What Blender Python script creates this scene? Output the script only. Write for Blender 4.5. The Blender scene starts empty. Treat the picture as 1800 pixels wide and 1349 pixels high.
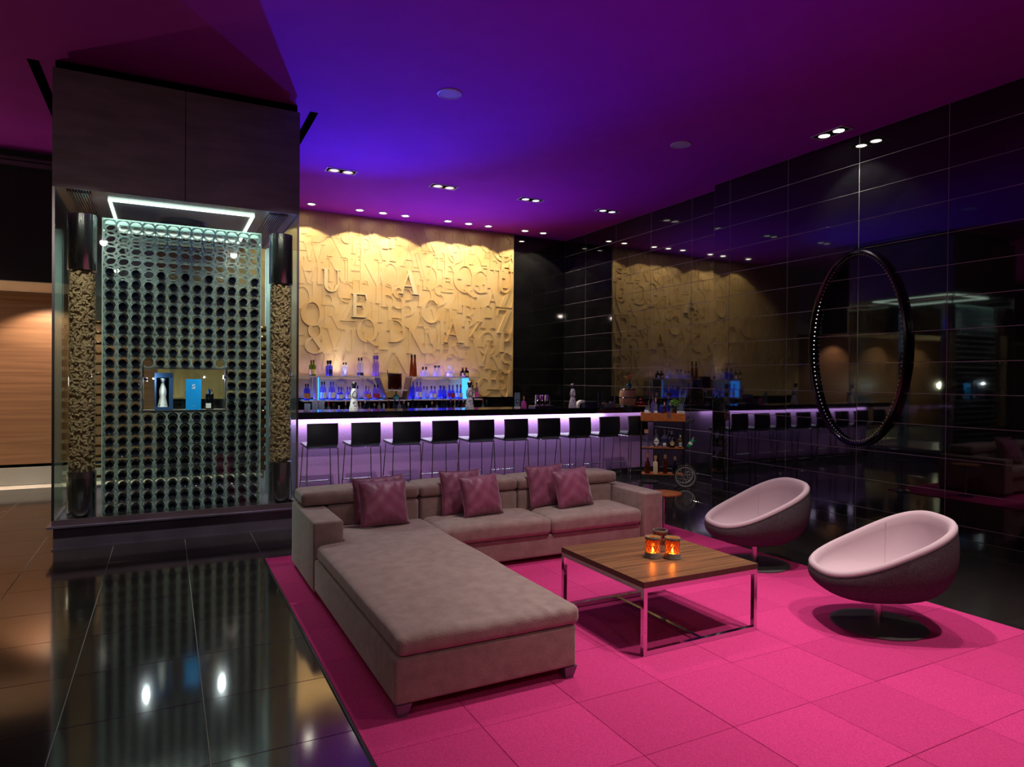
import bpy, bmesh, math, random
from mathutils import Matrix, Vector, Euler
random.seed(7)
PI = math.pi
SC = bpy.context.scene
COL = SC.collection

# ------------------------------------------------------------------ camera
cam_d = bpy.data.cameras.new('camera'); cam = bpy.data.objects.new('camera', cam_d); COL.objects.link(cam)
cam_d.sensor_width = 36.0; cam_d.lens = 1167.17 / 1800 * 36; cam_d.clip_start = 0.05
yaw, pit, rol = 0.480213555, -0.00731131515, 0.00776175946
f_ = Vector((math.sin(yaw) * math.cos(pit), math.cos(yaw) * math.cos(pit), math.sin(pit)))
r0 = Vector((math.cos(yaw), -math.sin(yaw), 0)); u0 = r0.cross(f_)
r_ = math.cos(rol) * r0 + math.sin(rol) * u0; u_ = -math.sin(rol) * r0 + math.cos(rol) * u0
m = Matrix((r_, u_, -f_)).transposed().to_4x4(); m.translation = Vector((0, 0, 1.6))
cam.matrix_world = m
SC.camera = cam

# ------------------------------------------------------------------ view, world
SC.view_settings.view_transform = 'Standard'; SC.view_settings.look = 'None'
SC.view_settings.gamma = 1.0; SC.view_settings.use_curve_mapping = False
SC.view_settings.exposure = 0.0
cy = SC.cycles
cy.max_bounces = 10; cy.diffuse_bounces = 4; cy.glossy_bounces = 5; cy.transparent_max_bounces = 24; cy.transmission_bounces = 6
cy.caustics_reflective = False; cy.caustics_refractive = False; cy.sample_clamp_indirect = 4.0; cy.blur_glossy = 0.5
w = bpy.data.worlds.new('world'); SC.world = w; w.use_nodes = True
w.node_tree.nodes['Background'].inputs[0].default_value = (0.5, 0.4, 0.5, 1)
w.node_tree.nodes['Background'].inputs[1].default_value = 0.004

# ------------------------------------------------------------------ lights
def spot(name, loc, target, watts, col=(1, 1, 1), deg=80, blend=.4, rad=.05):
    d = bpy.data.lights.new(name, 'SPOT'); d.energy = watts; d.color = col
    d.spot_size = math.radians(deg); d.spot_blend = blend; d.shadow_soft_size = rad
    o = bpy.data.objects.new(name, d); COL.objects.link(o); o.location = loc
    o.rotation_euler = (Vector(target) - Vector(loc)).to_track_quat('-Z', 'Y').to_euler(); return o
def area(name, loc, target, watts, col, sx, sy, spread=180):
    d = bpy.data.lights.new(name, 'AREA'); d.energy = watts; d.color = col; d.shape = 'RECTANGLE'; d.size = sx; d.size_y = sy
    d.spread = math.radians(spread)
    o = bpy.data.objects.new(name, d); COL.objects.link(o); o.location = loc
    o.rotation_euler = (Vector(target) - Vector(loc)).to_track_quat('-Z', 'Y').to_euler(); return o
def point(name, loc, watts, col, rad=.02):
    d = bpy.data.lights.new(name, 'POINT'); d.energy = watts; d.color = col; d.shadow_soft_size = rad
    o = bpy.data.objects.new(name, d); COL.objects.link(o); o.location = loc; return o
H = 4.49
WARM = (1, .80, .55); WHITE = (1, .93, .86)
DOWN = [(2.14, 11.40), (2.95, 11.40), (3.36, 11.40), (3.77, 11.40), (4.585, 11.40), (5.0, 11.40), (5.41, 11.40), (6.2, 11.40), (6.61, 11.40)]
DOUBLE = [(2.16, 9.37, 0), (3.70, 9.38, 0), (5.20, 9.38, 0), (6.70, 9.37, 0), (6.85, 5.16, 1)]
# lounge downlights (the row over the seating)
spot('lounge_downlight', (3.15, 3.0, H - .02), (3.1, 2.95, 0), 430, WHITE, 84, .95, .06)
spot('lounge_downlight', (4.45, 2.6, H - .02), (4.3, 2.55, 0), 190, WHITE, 60, .6, .06)
spot('lounge_downlight', (3.9, 1.3, H - .02), (3.5, 1.4, 0), 330, WHITE, 74, .6, .06)
spot('lounge_downlight', (2.9, 5.0, H - .02), (2.6, 4.9, 0), 170, WHITE, 80, .8, .08)
spot('wall_downlight', (6.85, 5.0, H - .02), (6.75, 5.0, 0), 60, WHITE, 100, .3, .04)
spot('chair_downlight', (4.6, 4.2, H - .02), (4.5, 4.1, 0), 60, (1, .9, .95), 50, .6, .05)
# gold wall washers
for x, y in DOWN:
    spot('wall_washer', (x, y, H - .015), (x, y + .25, 0), 58, (1, .83, .56), 108, .12, .03)
# counter under-lighting
area('counter_light', (3.85, 8.90, 1.066), (3.85, 8.955, .5), 40, (.78, .80, 1.0), 5.0, .03, 170)
# blue and violet wash of the back bar
area('shelf_light', (2.75, 11.70, 1.225), (2.75, 11.60, 3), 5, (.10, .12, 1.0), 1.35, .10, 175)
area('shelf_light', (4.45, 11.70, 1.225), (4.45, 11.60, 3), 5, (.10, .12, 1.0), 1.10, .10, 175)
area('shelf_light', (2.75, 11.66, 1.63), (2.75, 11.60, 3), 4, (.25, .15, 1.0), 1.35, .10, 175)
area('shelf_light', (4.6, 11.66, 1.63), (4.6, 11.60, 3), 5, (.25, .15, 1.0), 1.30, .10, 175)
spot('blue_uplight', (2.66, 11.45, 1.66), (1.6, 6.0, H), 1050, (.04, .05, 1.0), 66, .9, .04)
spot('blue_uplight', (4.4, 11.45, 1.66), (3.8, 9.3, H), 330, (.16, .06, 1.0), 110, 1, .04)
spot('magenta_fill', (5.2, 11.3, 1.66), (5.2, 9.6, H), 25, (.8, .05, .8), 80, 1, .04)  # added fill without a fitting, deepens the magenta on the ceiling
spot('shelf_glow_fill', (2.72, 11.50, 1.66), (2.70, 11.85, 2.15), 9, (1, .95, .95), 110, 1, .03)  # added lamp standing in for the pale sheen on the gold wall
for x in (1.9, 3.4, 4.8):
    spot('bar_front_fill', (x, 5.9, H - .02), (x, 8.95, .55), 125, (1, .85, .95), 48, .9, .06)  # added fill to brighten the bar front, no fitting at this spot
# wine cabinet
point('niche_lamp', (-.17, 7.47, 1.56), 5, (.9, .97, 1), .012)
point('niche_lamp', (.525, 7.47, 1.585), 5, (.9, .97, 1), .012)
for x, y, sx, sy in ((.16, 7.542, 1.30, .02), (.16, 9.138, 1.30, .02), (-.495, 8.34, .02, 1.58), (.815, 8.34, .02, 1.58)):
    area('cabinet_light', (x, y, 3.293), (x, y, 0), 34, (.86, 1.0, .90), sx, sy, 125)
for x in (-.75, 1.15):
    spot('cabinet_downlight', (x * .8, 5.2, H - .02), (x, 7.43, 1.7), 430, (1, .93, .86), 46, .7, .02)
for x in (2.16, 3.7, 5.2):
    spot('bar_downlight', (x, 9.38, H - .03), (x, 11.85, 2.35), 175, (1, .86, .64), 75, .8, .08)
for x, e in ((2.2, 80), (3.8, 80), (5.4, 80), (6.7, 130)):
    spot('bar_downlight', (x, 9.38, H - .03), (x, 8.65, 1.1), e, WHITE, 50, .8, .05)
spot('cart_fill', (4.9, 5.2, H - .02), (6.55, 7.68, .75), 330, (1, .88, .76), 24, .7, .05)  # invented source with no fitting, lifts the cart and its bottles
# corridor
for x in (-1.5, -3.3, -5.1):
    spot('corridor_downlight', (x, 11.35, 2.80), (x, 11.7, 0), 230, (1, .80, .60), 120, .4, .04)
for x in (-4.6, -2.6):
    spot('corridor_downlight', (x, 8.6, H - .03), (x, 8.8, 0), 150, (1, .66, .42), 110, .8, .05)
point('corridor_fill', (-4.4, 10.7, 1.5), 90, (1, .78, .56), .08)  # added unseen source, brightens the soffit lining and wood wall
for x, y in ((-3.5, -1.5), (-1.2, -2.2), (1.4, -2.4)):
    spot('lobby_fill', (x, y, H - .03), (x * .4, 3.2, .5), 75, (1, .82, .74), 110, .9, .07)  # unseen fill added behind the camera for cabinet head and floor

# ------------------------------------------------------------------ materials
def lin(h):
    h = h.lstrip('#'); o = []
    for i in (0, 2, 4):
        c = int(h[i:i + 2], 16) / 255; o.append(c / 12.92 if c <= .04045 else ((c + .055) / 1.055) ** 2.4)
    return tuple(o)
def nd(nt, t, **kw):
    n = nt.nodes.new(t)
    for k, v in kw.items(): setattr(n, k, v)
    return n
def M(name, col, rough=.5, metal=0.0, spec=.5, col2=None, nscale=8, stretch=(1, 1, 1), detail=4, nlo=.35, nhi=.65, bump=0, bscale=60, bstretch=None, rand=0, emit=None, estr=0, ior=None, coat=0, sheen=0):
    m = bpy.data.materials.new(name); m.use_nodes = True; nt = m.node_tree; L = nt.links.new
    b = nt.nodes['Principled BSDF']; I = b.inputs
    if isinstance(col, str): col = lin(col)
    if isinstance(col2, str): col2 = lin(col2)
    I['Base Color'].default_value = (*col, 1); I['Roughness'].default_value = rough; I['Metallic'].default_value = metal
    I['Specular IOR Level'].default_value = spec
    if ior: I['IOR'].default_value = ior
    if coat: I['Coat Weight'].default_value = coat; I['Coat Roughness'].default_value = .08
    if sheen: I['Sheen Weight'].default_value = sheen; I['Sheen Roughness'].default_value = .4
    if emit: I['Emission Color'].default_value = (*emit, 1); I['Emission Strength'].default_value = estr
    out = None
    if col2 or bump:
        tc = nd(nt, 'ShaderNodeTexCoord')
    if col2:
        mp = nd(nt, 'ShaderNodeMapping'); mp.inputs['Scale'].default_value = stretch; L(tc.outputs['Object'], mp.inputs[0])
        n = nd(nt, 'ShaderNodeTexNoise'); n.inputs['Scale'].default_value = nscale; n.inputs['Detail'].default_value = detail; L(mp.outputs[0], n.inputs['Vector'])
        r = nd(nt, 'ShaderNodeValToRGB'); r.color_ramp.elements[0].position = nlo; r.color_ramp.elements[1].position = nhi
        r.color_ramp.elements[0].color = (*col, 1); r.color_ramp.elements[1].color = (*col2, 1); L(n.outputs[0], r.inputs[0]); out = r.outputs[0]
    if rand:
        oi = nd(nt, 'ShaderNodeObjectInfo'); mr = nd(nt, 'ShaderNodeMapRange'); mr.inputs[3].default_value = 1 - rand; mr.inputs[4].default_value = 1 + rand
        L(oi.outputs['Random'], mr.inputs[0]); hs = nd(nt, 'ShaderNodeHueSaturation'); L(mr.outputs[0], hs.inputs['Value'])
        if out: L(out, hs.inputs['Color'])
        else: hs.inputs['Color'].default_value = (*col, 1)
        out = hs.outputs[0]
    if out: L(out, I['Base Color'])
    if bump:
        n = nd(nt, 'ShaderNodeTexNoise'); n.inputs['Scale'].default_value = bscale; n.inputs['Detail'].default_value = 3
        if bstretch:
            mp = nd(nt, 'ShaderNodeMapping'); mp.inputs['Scale'].default_value = bstretch; L(tc.outputs['Object'], mp.inputs[0]); L(mp.outputs[0], n.inputs['Vector'])
        else: L(tc.outputs['Object'], n.inputs['Vector'])
        bp = nd(nt, 'ShaderNodeBump'); bp.inputs['Strength'].default_value = bump; bp.inputs['Distance'].default_value = .01
        L(n.outputs[0], bp.inputs['Height']); L(bp.outputs[0], I['Normal'])
    return m
def G(name, tint, body=None, bodymix=0.0, rough=.03, refl=1.0, translucent=False):
    """thin glass: tinted transparency, mirror reflection by Fresnel, optionally some frosted body"""
    m = bpy.data.materials.new(name); m.use_nodes = True; nt = m.node_tree; L = nt.links.new
    for n in list(nt.nodes):
        if n.type != 'OUTPUT_MATERIAL': nt.nodes.remove(n)
    out = [n for n in nt.nodes if n.type == 'OUTPUT_MATERIAL'][0]
    t = nd(nt, 'ShaderNodeBsdfTransparent'); t.inputs[0].default_value = (*(lin(tint) if isinstance(tint, str) else tint), 1)
    cur = t.outputs[0]
    if body:
        body = lin(body) if isinstance(body, str) else body
        d = nd(nt, 'ShaderNodeBsdfDiffuse'); d.inputs[0].default_value = (*body, 1); dd = d.outputs[0]
        if translucent:
            tl = nd(nt, 'ShaderNodeBsdfTranslucent'); tl.inputs[0].default_value = (*body, 1)
            mx = nd(nt, 'ShaderNodeMixShader'); mx.inputs[0].default_value = .6 if translucent is True else translucent; L(d.outputs[0], mx.inputs[1]); L(tl.outputs[0], mx.inputs[2]); dd = mx.outputs[0]
        mx = nd(nt, 'ShaderNodeMixShader'); mx.inputs[0].default_value = bodymix; L(cur, mx.inputs[1]); L(dd, mx.inputs[2]); cur = mx.outputs[0]
    g = nd(nt, 'ShaderNodeBsdfGlossy'); g.inputs['Roughness'].default_value = rough
    fr = nd(nt, 'ShaderNodeFresnel'); ge = nd(nt, 'ShaderNodeNewGeometry'); io = nd(nt, 'ShaderNodeMath', operation='MULTIPLY_ADD'); io.inputs[1].default_value = 1 / 1.45 - 1.45; io.inputs[2].default_value = 1.45
    L(ge.outputs['Backfacing'], io.inputs[0]); L(io.outputs[0], fr.inputs[0])
    mu = nd(nt, 'ShaderNodeMath', operation='MULTIPLY'); mu.inputs[1].default_value = refl; L(fr.outputs[0], mu.inputs[0])
    mx = nd(nt, 'ShaderNodeMixShader'); L(mu.outputs[0], mx.inputs[0]); L(cur, mx.inputs[1]); L(g.outputs[0], mx.inputs[2])
    L(mx.outputs[0], out.inputs[0]); return m
def EM(name, col, s):
    return M(name, (.02, .02, .02), .5, emit=col, estr=s)

ceil_m = M('ceiling_paint', (.43, .030, .46), .8, col2=(.40, .027, .43), nscale=3, spec=.12)
grout = M('grout', '#d0cac8', .5)
black_tile = M('black_glazed_tile', (.006, .006, .007), .03, spec=.5, ior=1.8, col2=(.010, .010, .011), nscale=3)
darkwall = M('dark_wall_paint', '#1a1012', .6)
floor_tile = M('dark_granite', '#231f1e', .09, spec=.75, col2='#3a3431', nscale=260, detail=2, nlo=.45, nhi=.62, ior=2.1, rand=.12)
floor_grout = M('floor_grout', '#b8aea4', .6)
carpet = M('pink_carpet', (.66, .048, .215), .95, spec=.1, col2=(.52, .034, .16), nscale=150, bump=.5, bscale=220, bstretch=(1, .35, 1), rand=.09)
gold = M('gold_leaf', '#d8b474', .42, metal=.2, spec=.5, col2='#e2c48c', nscale=2.6, bump=.06, bscale=30)
gold_hi = M('bright_gold_leaf', '#f2dc9a', .32, metal=.4, col2='#f0deb0', nscale=6)
bronze = M('dark_bronze_steel', '#6b5962', .38, metal=.35, col2='#5a4a52', nscale=2.5, stretch=(1, 1, 4))
steel = M('brushed_steel', '#9a9692', .28, metal=1, col2='#85807c', nscale=30, stretch=(1, 1, .05))
dsteel = M('polished_dark_steel', '#80768a', .18, metal=.6, col2='#6e6474', nscale=3)
chrome = M('chrome', '#d8d8da', .07, metal=1)
schrome = M('satin_chrome', '#b9b6b6', .2, metal=1)
blackm = M('black_paint', '#0d0d0e', .4)
blackmetal = M('black_metal', '#17171a', .42, metal=.4)
slot_m = M('slot_black', '#030303', .9, spec=0)
wood_wall = M('walnut_veneer', '#8a6448', .38, col2='#6f4d37', nscale=3.2, stretch=(.25, 1, 9), detail=8, nlo=.3, nhi=.7)
stone_base = M('pale_stone', '#8d8983', .4)
soff_m = M('soffit_paint', '#e9d3b5', .7)
granite = M('black_granite', '#0d0d11', .07, spec=.6, col2='#15151a', nscale=120)
barcarpet = M('violet_felt', '#ad80b8', .95, spec=.1, col2='#9c70a8', nscale=60, bump=.5, bscale=160)
led_w = EM('led_white', (.93, .95, 1), 9)
led_g = EM('led_cool_green', (.82, 1, .84), 3.2)
led_b = EM('led_blue', (.03, .25, 1), 3.0)
bulb = EM('lamp_bulb', (1, .9, .75), 26)
bulb_dim = EM('lamp_bulb_dim', (.9, .85, 1), 1.2)
white = M('white_enamel', '#d9d5d5', .45)
leather = M('black_leather', '#15161c', .38, spec=.5, bump=.12, bscale=240)
fabric = M('taupe_velour', '#a48a84', .9, spec=.15, col2='#957b76', nscale=14, bump=.35, bscale=120, bstretch=(1, 1, 1), sheen=.35)
satin = M('plum_satin', '#98506f', .46, spec=.45, col2='#874562', nscale=5, bump=.12, bscale=7, bstretch=(1, 1, .6), sheen=.6)
pinkfab = M('pale_pink_wool', '#bfa3ab', .9, spec=.12, bump=.15, bscale=300, sheen=.2)
greyfab = M('charcoal_wool', '#5d565b', .95, spec=.1, col2='#3a3439', nscale=170, bump=.3, bscale=300, nlo=.3, nhi=.7)
tablewood = M('zebrano_veneer', '#85593a', .36, col2='#5f3e28', nscale=5, stretch=(.22, 9, 6), detail=4, nlo=.4, nhi=.6)
tableedge = M('dark_veneer_edge', '#573c2c', .4, col2='#4a3224', nscale=6, stretch=(22, 22, 1))
cork = M('cork', '#cba686', .9, col2='#b08766', nscale=40, spec=.1)
glass = G('clear_glass', (.90, .96, .93), rough=.01, refl=.9)
acryl = G('clear_acrylic', (.90, .94, .92), rough=.02, refl=1.1)
rackm = G('frosted_acrylic_plate', (.70, .745, .74), body='#aab4b4', bodymix=.50, rough=.12, refl=.9, translucent=.3)
rackrim = G('acrylic_cut_edge', (.6, .7, .68), body='#d6e2df', bodymix=.82, rough=.15, refl=.9, translucent=.35)
wineg = M('dark_bottle_glass', '#10131f', .10, spec=.7, rand=.5)
winea = G('amber_bottle_glass', '#8a5a10', body='#7a4a08', bodymix=.35)
shelfm = M('pale_shelf', '#b9aec0', .35)
shelfwood = M('shelf_upright', '#6e5660', .4)
copper_wood = M('warm_wood', '#b4632b', .45, col2='#8f4a1e', nscale=20, stretch=(1, 1, 3))
rubber = M('tyre_rubber', '#2c2527', .7)
leafm = M('leaf_green', '#3f6a1e', .5, col2='#5d8a2e', nscale=20)
herb = M('herb_grey_green', '#66705a', .7)
clothred = M('dark_red', '#8d1128', .35)
oak = M('barrel_oak', '#dcb48a', .5, col2='#c59a6e', nscale=6, stretch=(8, 8, .6))
GB = {
 'clear': G('bottle_clear', (.86, .90, .97), body='#b7bcd8', bodymix=.16, translucent=True),
 'blue': G('bottle_blue', (.45, .5, .95), body='#4a4fd0', bodymix=.35, translucent=True),
 'violet': G('bottle_violet', (.72, .62, .95), body='#9a84d8', bodymix=.28, translucent=True),
 'amber': G('bottle_amber', (.50, .22, .05), body='#7a3d10', bodymix=.45, translucent=True),
 'green': G('bottle_green', (.45, .6, .2), body='#6d8420', bodymix=.4, translucent=True),
 'dark': M('bottle_dark', '#0b0c12', .08, spec=.6),
 'cyan': G('bottle_cyan', (.35, .8, .95), body='#6fd8ee', bodymix=.5, translucent=True),
 'yellow': G('bottle_yellow', (.75, .65, .15), body='#a89020', bodymix=.5, translucent=True),
 'cream': M('bottle_cream', '#cdbf9a', .3),
 'pink': G('bottle_pink', (.9, .45, .8), body='#d070c0', bodymix=.5, translucent=True)}
CAP = {'black': M('cap_black', '#101014', .35), 'red': M('cap_red', '#a31a35', .35), 'cork': M('cap_cork', '#b98a63', .6), 'silver': M('cap_silver', '#c9c9cf', .2, metal=1),
 'brown': M('cap_brown', '#5b3426', .45), 'white': M('cap_white', '#d8d4d6', .4), 'green': M('cap_green', '#1e5a38', .4), 'violet': M('cap_violet', '#6a4a9a', .4)}
LAB = {'white': M('label_white', '#dcd9d6', .55), 'cream': M('label_cream', '#d8bd80', .55), 'navy': M('label_navy', '#16204a', .5), 'black': M('label_black', '#141414', .5), 'red': M('label_red', '#a0242c', .5), 'orange': M('label_orange', '#c47a28', .5), 'pink': M('label_pink', '#d63fb0', .5)}

# ------------------------------------------------------------------ geometry helpers
class MB:
    def __init__(s): s.v = []; s.f = []; s.mi = []
    def add(s, vs, fs, mi=0):
        o = len(s.v); s.v += [tuple(v) for v in vs]; s.f += [tuple(i + o for i in f) for f in fs]; s.mi += [mi] * len(fs); return s
    def box(s, x0, x1, y0, y1, z0, z1, mi=0):
        return s.add([(x0, y0, z0), (x1, y0, z0), (x1, y1, z0), (x0, y1, z0), (x0, y0, z1), (x1, y0, z1), (x1, y1, z1), (x0, y1, z1)],
                     [(3, 2, 1, 0), (4, 5, 6, 7), (0, 1, 5, 4), (1, 2, 6, 5), (2, 3, 7, 6), (3, 0, 4, 7)], mi)
    def cham(s, x0, x1, y0, y1, z0, z1, c, mi=0):
        """box whose top edge is chamfered"""
        return s.add([(x0, y0, z0), (x1, y0, z0), (x1, y1, z0), (x0, y1, z0), (x0, y0, z1 - c), (x1, y0, z1 - c), (x1, y1, z1 - c), (x0, y1, z1 - c),
                      (x0 + c, y0 + c, z1), (x1 - c, y0 + c, z1), (x1 - c, y1 - c, z1), (x0 + c, y1 - c, z1)],
                     [(3, 2, 1, 0), (8, 9, 10, 11), (0, 1, 5, 4), (1, 2, 6, 5), (2, 3, 7, 6), (3, 0, 4, 7), (4, 5, 9, 8), (5, 6, 10, 9), (6, 7, 11, 10), (7, 4, 8, 11)], mi)
    def lathe(s, prof, n=16, c=(0, 0, 0), ax='Z', mi=0, rot=0, cap=True):
        o = []; fs = []
        def mp(x, y, z):
            if ax == 'Z': p = (x, y, z)
            elif ax == 'Y': p = (x, z, -y)
            else: p = (z, x, y)
            return (p[0] + c[0], p[1] + c[1], p[2] + c[2])
        for r, z in prof:
            for i in range(n):
                a = 2 * PI * i / n + rot; o.append(mp(r * math.cos(a), r * math.sin(a), z))
        for k in range(len(prof) - 1):
            for i in range(n):
                j = (i + 1) % n; fs.append((k * n + i, k * n + j, (k + 1) * n + j, (k + 1) * n + i))
        if cap:
            if prof[0][0] > 1e-6: fs.append(tuple(range(n - 1, -1, -1)))
            if prof[-1][0] > 1e-6: fs.append(tuple((len(prof) - 1) * n + i for i in range(n)))
        return s.add(o, fs, mi)
    def tube(s, pts, r, n=8, closed=False, mi=0):
        pts = [Vector(p) for p in pts]; o = []; fs = []; N = len(pts); up = None
        for k, p in enumerate(pts):
            a = pts[(k - 1) % N] if (closed or k > 0) else p; b = pts[(k + 1) % N] if (closed or k < N - 1) else p
            t = (b - a).normalized()
            if up is None:
                up = t.orthogonal().normalized()
            up = (up - t * up.dot(t)); up = up.normalized() if up.length > 1e-6 else t.orthogonal().normalized()
            q = t.cross(up); rr = r[k] if isinstance(r, (list, tuple)) else r
            for i in range(n):
                an = 2 * PI * i / n; o.append(p + (up * math.cos(an) + q * math.sin(an)) * rr)
        for k in range(N if closed else N - 1):
            k2 = (k + 1) % N
            for i in range(n):
                j = (i + 1) % n; fs.append((k * n + i, k * n + j, k2 * n + j, k2 * n + i))
        if not closed:
            fs.append(tuple(range(n - 1, -1, -1))); fs.append(tuple((N - 1) * n + i for i in range(n)))
        return s.add(o, fs, mi)
    def prism(s, poly, fn, d, mi=0):
        """convex 2-D polygon extruded by d; fn(x, y, depth) -> point"""
        n = len(poly); vs = [fn(x, y, 0) for x, y in poly] + [fn(x, y, d) for x, y in poly]
        fs = [tuple(range(n - 1, -1, -1)), tuple(range(n, 2 * n))] + [(i, (i + 1) % n, n + (i + 1) % n, n + i) for i in range(n)]
        return s.add(vs, fs, mi)
    def rbox(s, c, h, r, n=3, m=(1, 1, 1), fn=None, mi=0):
        """rounded box: centre c, half sizes h, radius r"""
        def samp(hh, mm):
            r_i = min(r, hh * .999); a = [-(hh - r_i) - r_i * k / n for k in range(n, 0, -1)]
            b = [-(hh - r_i) + 2 * (hh - r_i) * k / mm for k in range(mm + 1)]
            return a + b + [-x for x in reversed(a)]
        S = [samp(h[i], m[i]) for i in range(3)]; idx = {}; vs = []; fs = []
        def V(p):
            key = tuple(round(x, 5) for x in p)
            if key in idx: return idx[key]
            q = []; 
            for i in range(3):
                lim = h[i] - min(r, h[i] * .999); q.append(max(-lim, min(lim, p[i])))
            d = Vector(p) - Vector(q)
            P = Vector(q) + d.normalized() * min(r, min(h)) if d.length > 1e-9 else Vector(p)
            if fn: P = Vector(fn(P.x, P.y, P.z))
            idx[key] = len(vs); vs.append(P + Vector(c)); return idx[key]
        for a in range(3):
            b, d = (a + 1) % 3, (a + 2) % 3
            for sg in (-1, 1):
                for i in range(len(S[b]) - 1):
                    for j in range(len(S[d]) - 1):
                        q = []
                        for bi, dj in ((i, j), (i + 1, j), (i + 1, j + 1), (i, j + 1)):
                            p = [0, 0, 0]; p[a] = sg * h[a]; p[b] = S[b][bi]; p[d] = S[d][dj]; q.append(V(p))
                        if sg < 0: q.reverse()
                        if len(set(q)) == 4: fs.append(tuple(q))
        return s.add(vs, fs, mi)
    def build(s, name, mats, parent=None, smooth=None, loc=None, kind=None):
        me = bpy.data.meshes.new(name); me.from_pydata(s.v, [], s.f)
        for mm in (mats if isinstance(mats, (list, tuple)) else [mats]): me.materials.append(mm)
        if any(s.mi): me.polygons.foreach_set('material_index', s.mi)
        if smooth:
            me.polygons.foreach_set('use_smooth', [True] * len(me.polygons))
            if smooth < 180: me.set_sharp_from_angle(angle=math.radians(smooth))
        me.update()
        o = bpy.data.objects.new(name, me); COL.objects.link(o)
        if parent: o.parent = parent
        if loc: o.location = loc
        if kind: o['kind'] = kind
        return o
def tag(o, label, cat, group=None):
    o['label'] = label; o['category'] = cat
    if group: o['group'] = group
    return o
def thing(name, label, cat, loc=(0, 0, 0), rz=0, group=None):
    o = bpy.data.objects.new(name, None); COL.objects.link(o); o.location = loc; o.rotation_euler = (0, 0, rz); o.empty_display_size = .1
    return tag(o, label, cat, group)
def struct(o): o['kind'] = 'structure'; return o
def copy_part(src, parent=None, loc=None, rot=None):
    c = src.copy(); COL.objects.link(c)
    if parent: c.parent = parent
    if loc is not None: c.location = loc
    if rot is not None: c.rotation_euler = rot
    return c
KIDS = {}
def dup(root, loc, rz, label, group=None):
    if root.name not in KIDS:
        KIDS[root.name] = [(k, list(k.children)) for k in root.children]
    c = root.copy(); COL.objects.link(c); c.location = loc; c.rotation_euler = (0, 0, rz); c['label'] = label
    if group: c['group'] = group
    for k, subs in KIDS[root.name]:
        kk = k.copy(); COL.objects.link(kk); kk.parent = c
        for q in subs:
            qq = q.copy(); COL.objects.link(qq); qq.parent = kk
    return c
ORD = 'first second third fourth fifth sixth seventh eighth ninth tenth eleventh twelfth thirteenth fourteenth fifteenth sixteenth seventeenth eighteenth nineteenth twentieth twenty-first twenty-second twenty-third twenty-fourth twenty-fifth twenty-sixth'.split()

# ------------------------------------------------------------------ room shell
XR, XF, YB = 7.188, 7.40, 11.85
ceiling = struct(MB().box(-9, 7.6, -4.2, 12.0, H, H + .12).build('ceiling', ceil_m))
cs = MB().box(-1.14, -1.05, 7.45, 9.65, H - .004, H + .02).box(1.38, 1.465, 7.45, 9.65, H - .004, H + .02).build('ceiling_slot', slot_m, ceiling)
floor = struct(MB().box(-9, 7.6, -4.2, 12.0, -.12, -.006).build('floor', floor_grout))
tm = MB().cham(-.299, .299, -.299, .299, -.006, 0, .0008).build('tile', floor_tile, floor)
first = True
for i in range(-8, 13):
    for j in range(-5, 14):
        x = -.433 + .602 * i + .301; y = 3.586 + .602 * j + .301
        if y + .301 > YB or x > 7.1: continue
        if x < -3.6 or (x < -1.3 and y < 2.4): continue
        if .9 < x < 4.5 and y < 6.0: continue
        if y < .9 and x > -1.0: continue
        if first: tm.location = (x, y, 0); first = False
        else: copy_part(tm, loc=(x, y, 0))
MB().box(-9, -3.92, -4.2, 12, -.006, -.001).box(-3.92, -1.41, -4.2, 2.38, -.006, -.001).box(-1.41, 7.6, -4.2, .87, -.006, -.001).build('floor_field', floor_tile, floor)

def tiled(name, x, y0, y1, joints):
    """black glazed tiles of 1.005 x 0.335 m on a wall facing -X"""
    w = struct(MB().box(x + .0025, x + .3, y0, y1, 0, H).build(name, grout))
    cache = {}
    ys = [y0] + [j for j in joints if y0 + .05 < j < y1 - .05] + [y1]
    for a, b in zip(ys[:-1], ys[1:]):
        z1 = H
        while z1 > .02:
            z0 = max(0, z1 - .335); key = (round(b - a, 3), round(z1 - z0, 3))
            dy, dz = (b - a) / 2 - .0025, (z1 - z0) / 2 - .0025
            if key not in cache:
                c = .0012
                mb = MB().add([(.0078, -dy, -dz), (.0078, dy, -dz), (.0078, dy, dz), (.0078, -dy, dz), (c, -dy, -dz), (c, dy, -dz), (c, dy, dz), (c, -dy, dz), (0, -dy + c, -dz + c), (0, dy - c, -dz + c), (0, dy - c, dz - c), (0, -dy + c, dz - c)],
                              [(8, 11, 10, 9), (0, 4, 5, 1), (1, 5, 6, 2), (2, 6, 7, 3), (3, 7, 4, 0), (4, 8, 9, 5), (5, 9, 10, 6), (6, 10, 11, 7), (7, 11, 8, 4)])
                cache[key] = mb.build('tile', black_tile, w); t = cache[key]
            else: t = copy_part(cache[key])
            t.location = (x, (a + b) / 2, (z0 + z1) / 2)
            t.rotation_euler = (0, random.uniform(-.0012, .0012), random.uniform(-.0012, .0012))
            z1 = z0
    return w
wr = tiled('wall_right', XR, .0, 7.36, [4.035 + 1.005 * k for k in range(-5, 5)])
MB().box(XR, XR + .3, -4.2, 0, 0, H).build('wall_slab', black_tile, wr)
wf = tiled('wall_right', XF, 7.36, YB, [8.06, 9.065, 10.07, 11.075])
wb = struct(MB().box(-9, 7.6, YB + .008, 12.1, 0, H).build('wall_back', grout))
cache = {}
z1 = H
while z1 > .02:
    z0 = max(0, z1 - .335)
    for a, b in ((6.19, 6.62), (6.62, XF)):
        MB().box(a + .0017, b - .0017, YB, YB + .0078, z0 + .0017, z1 - .0017).build('tile', black_tile, wb)
    z1 = z0
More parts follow.
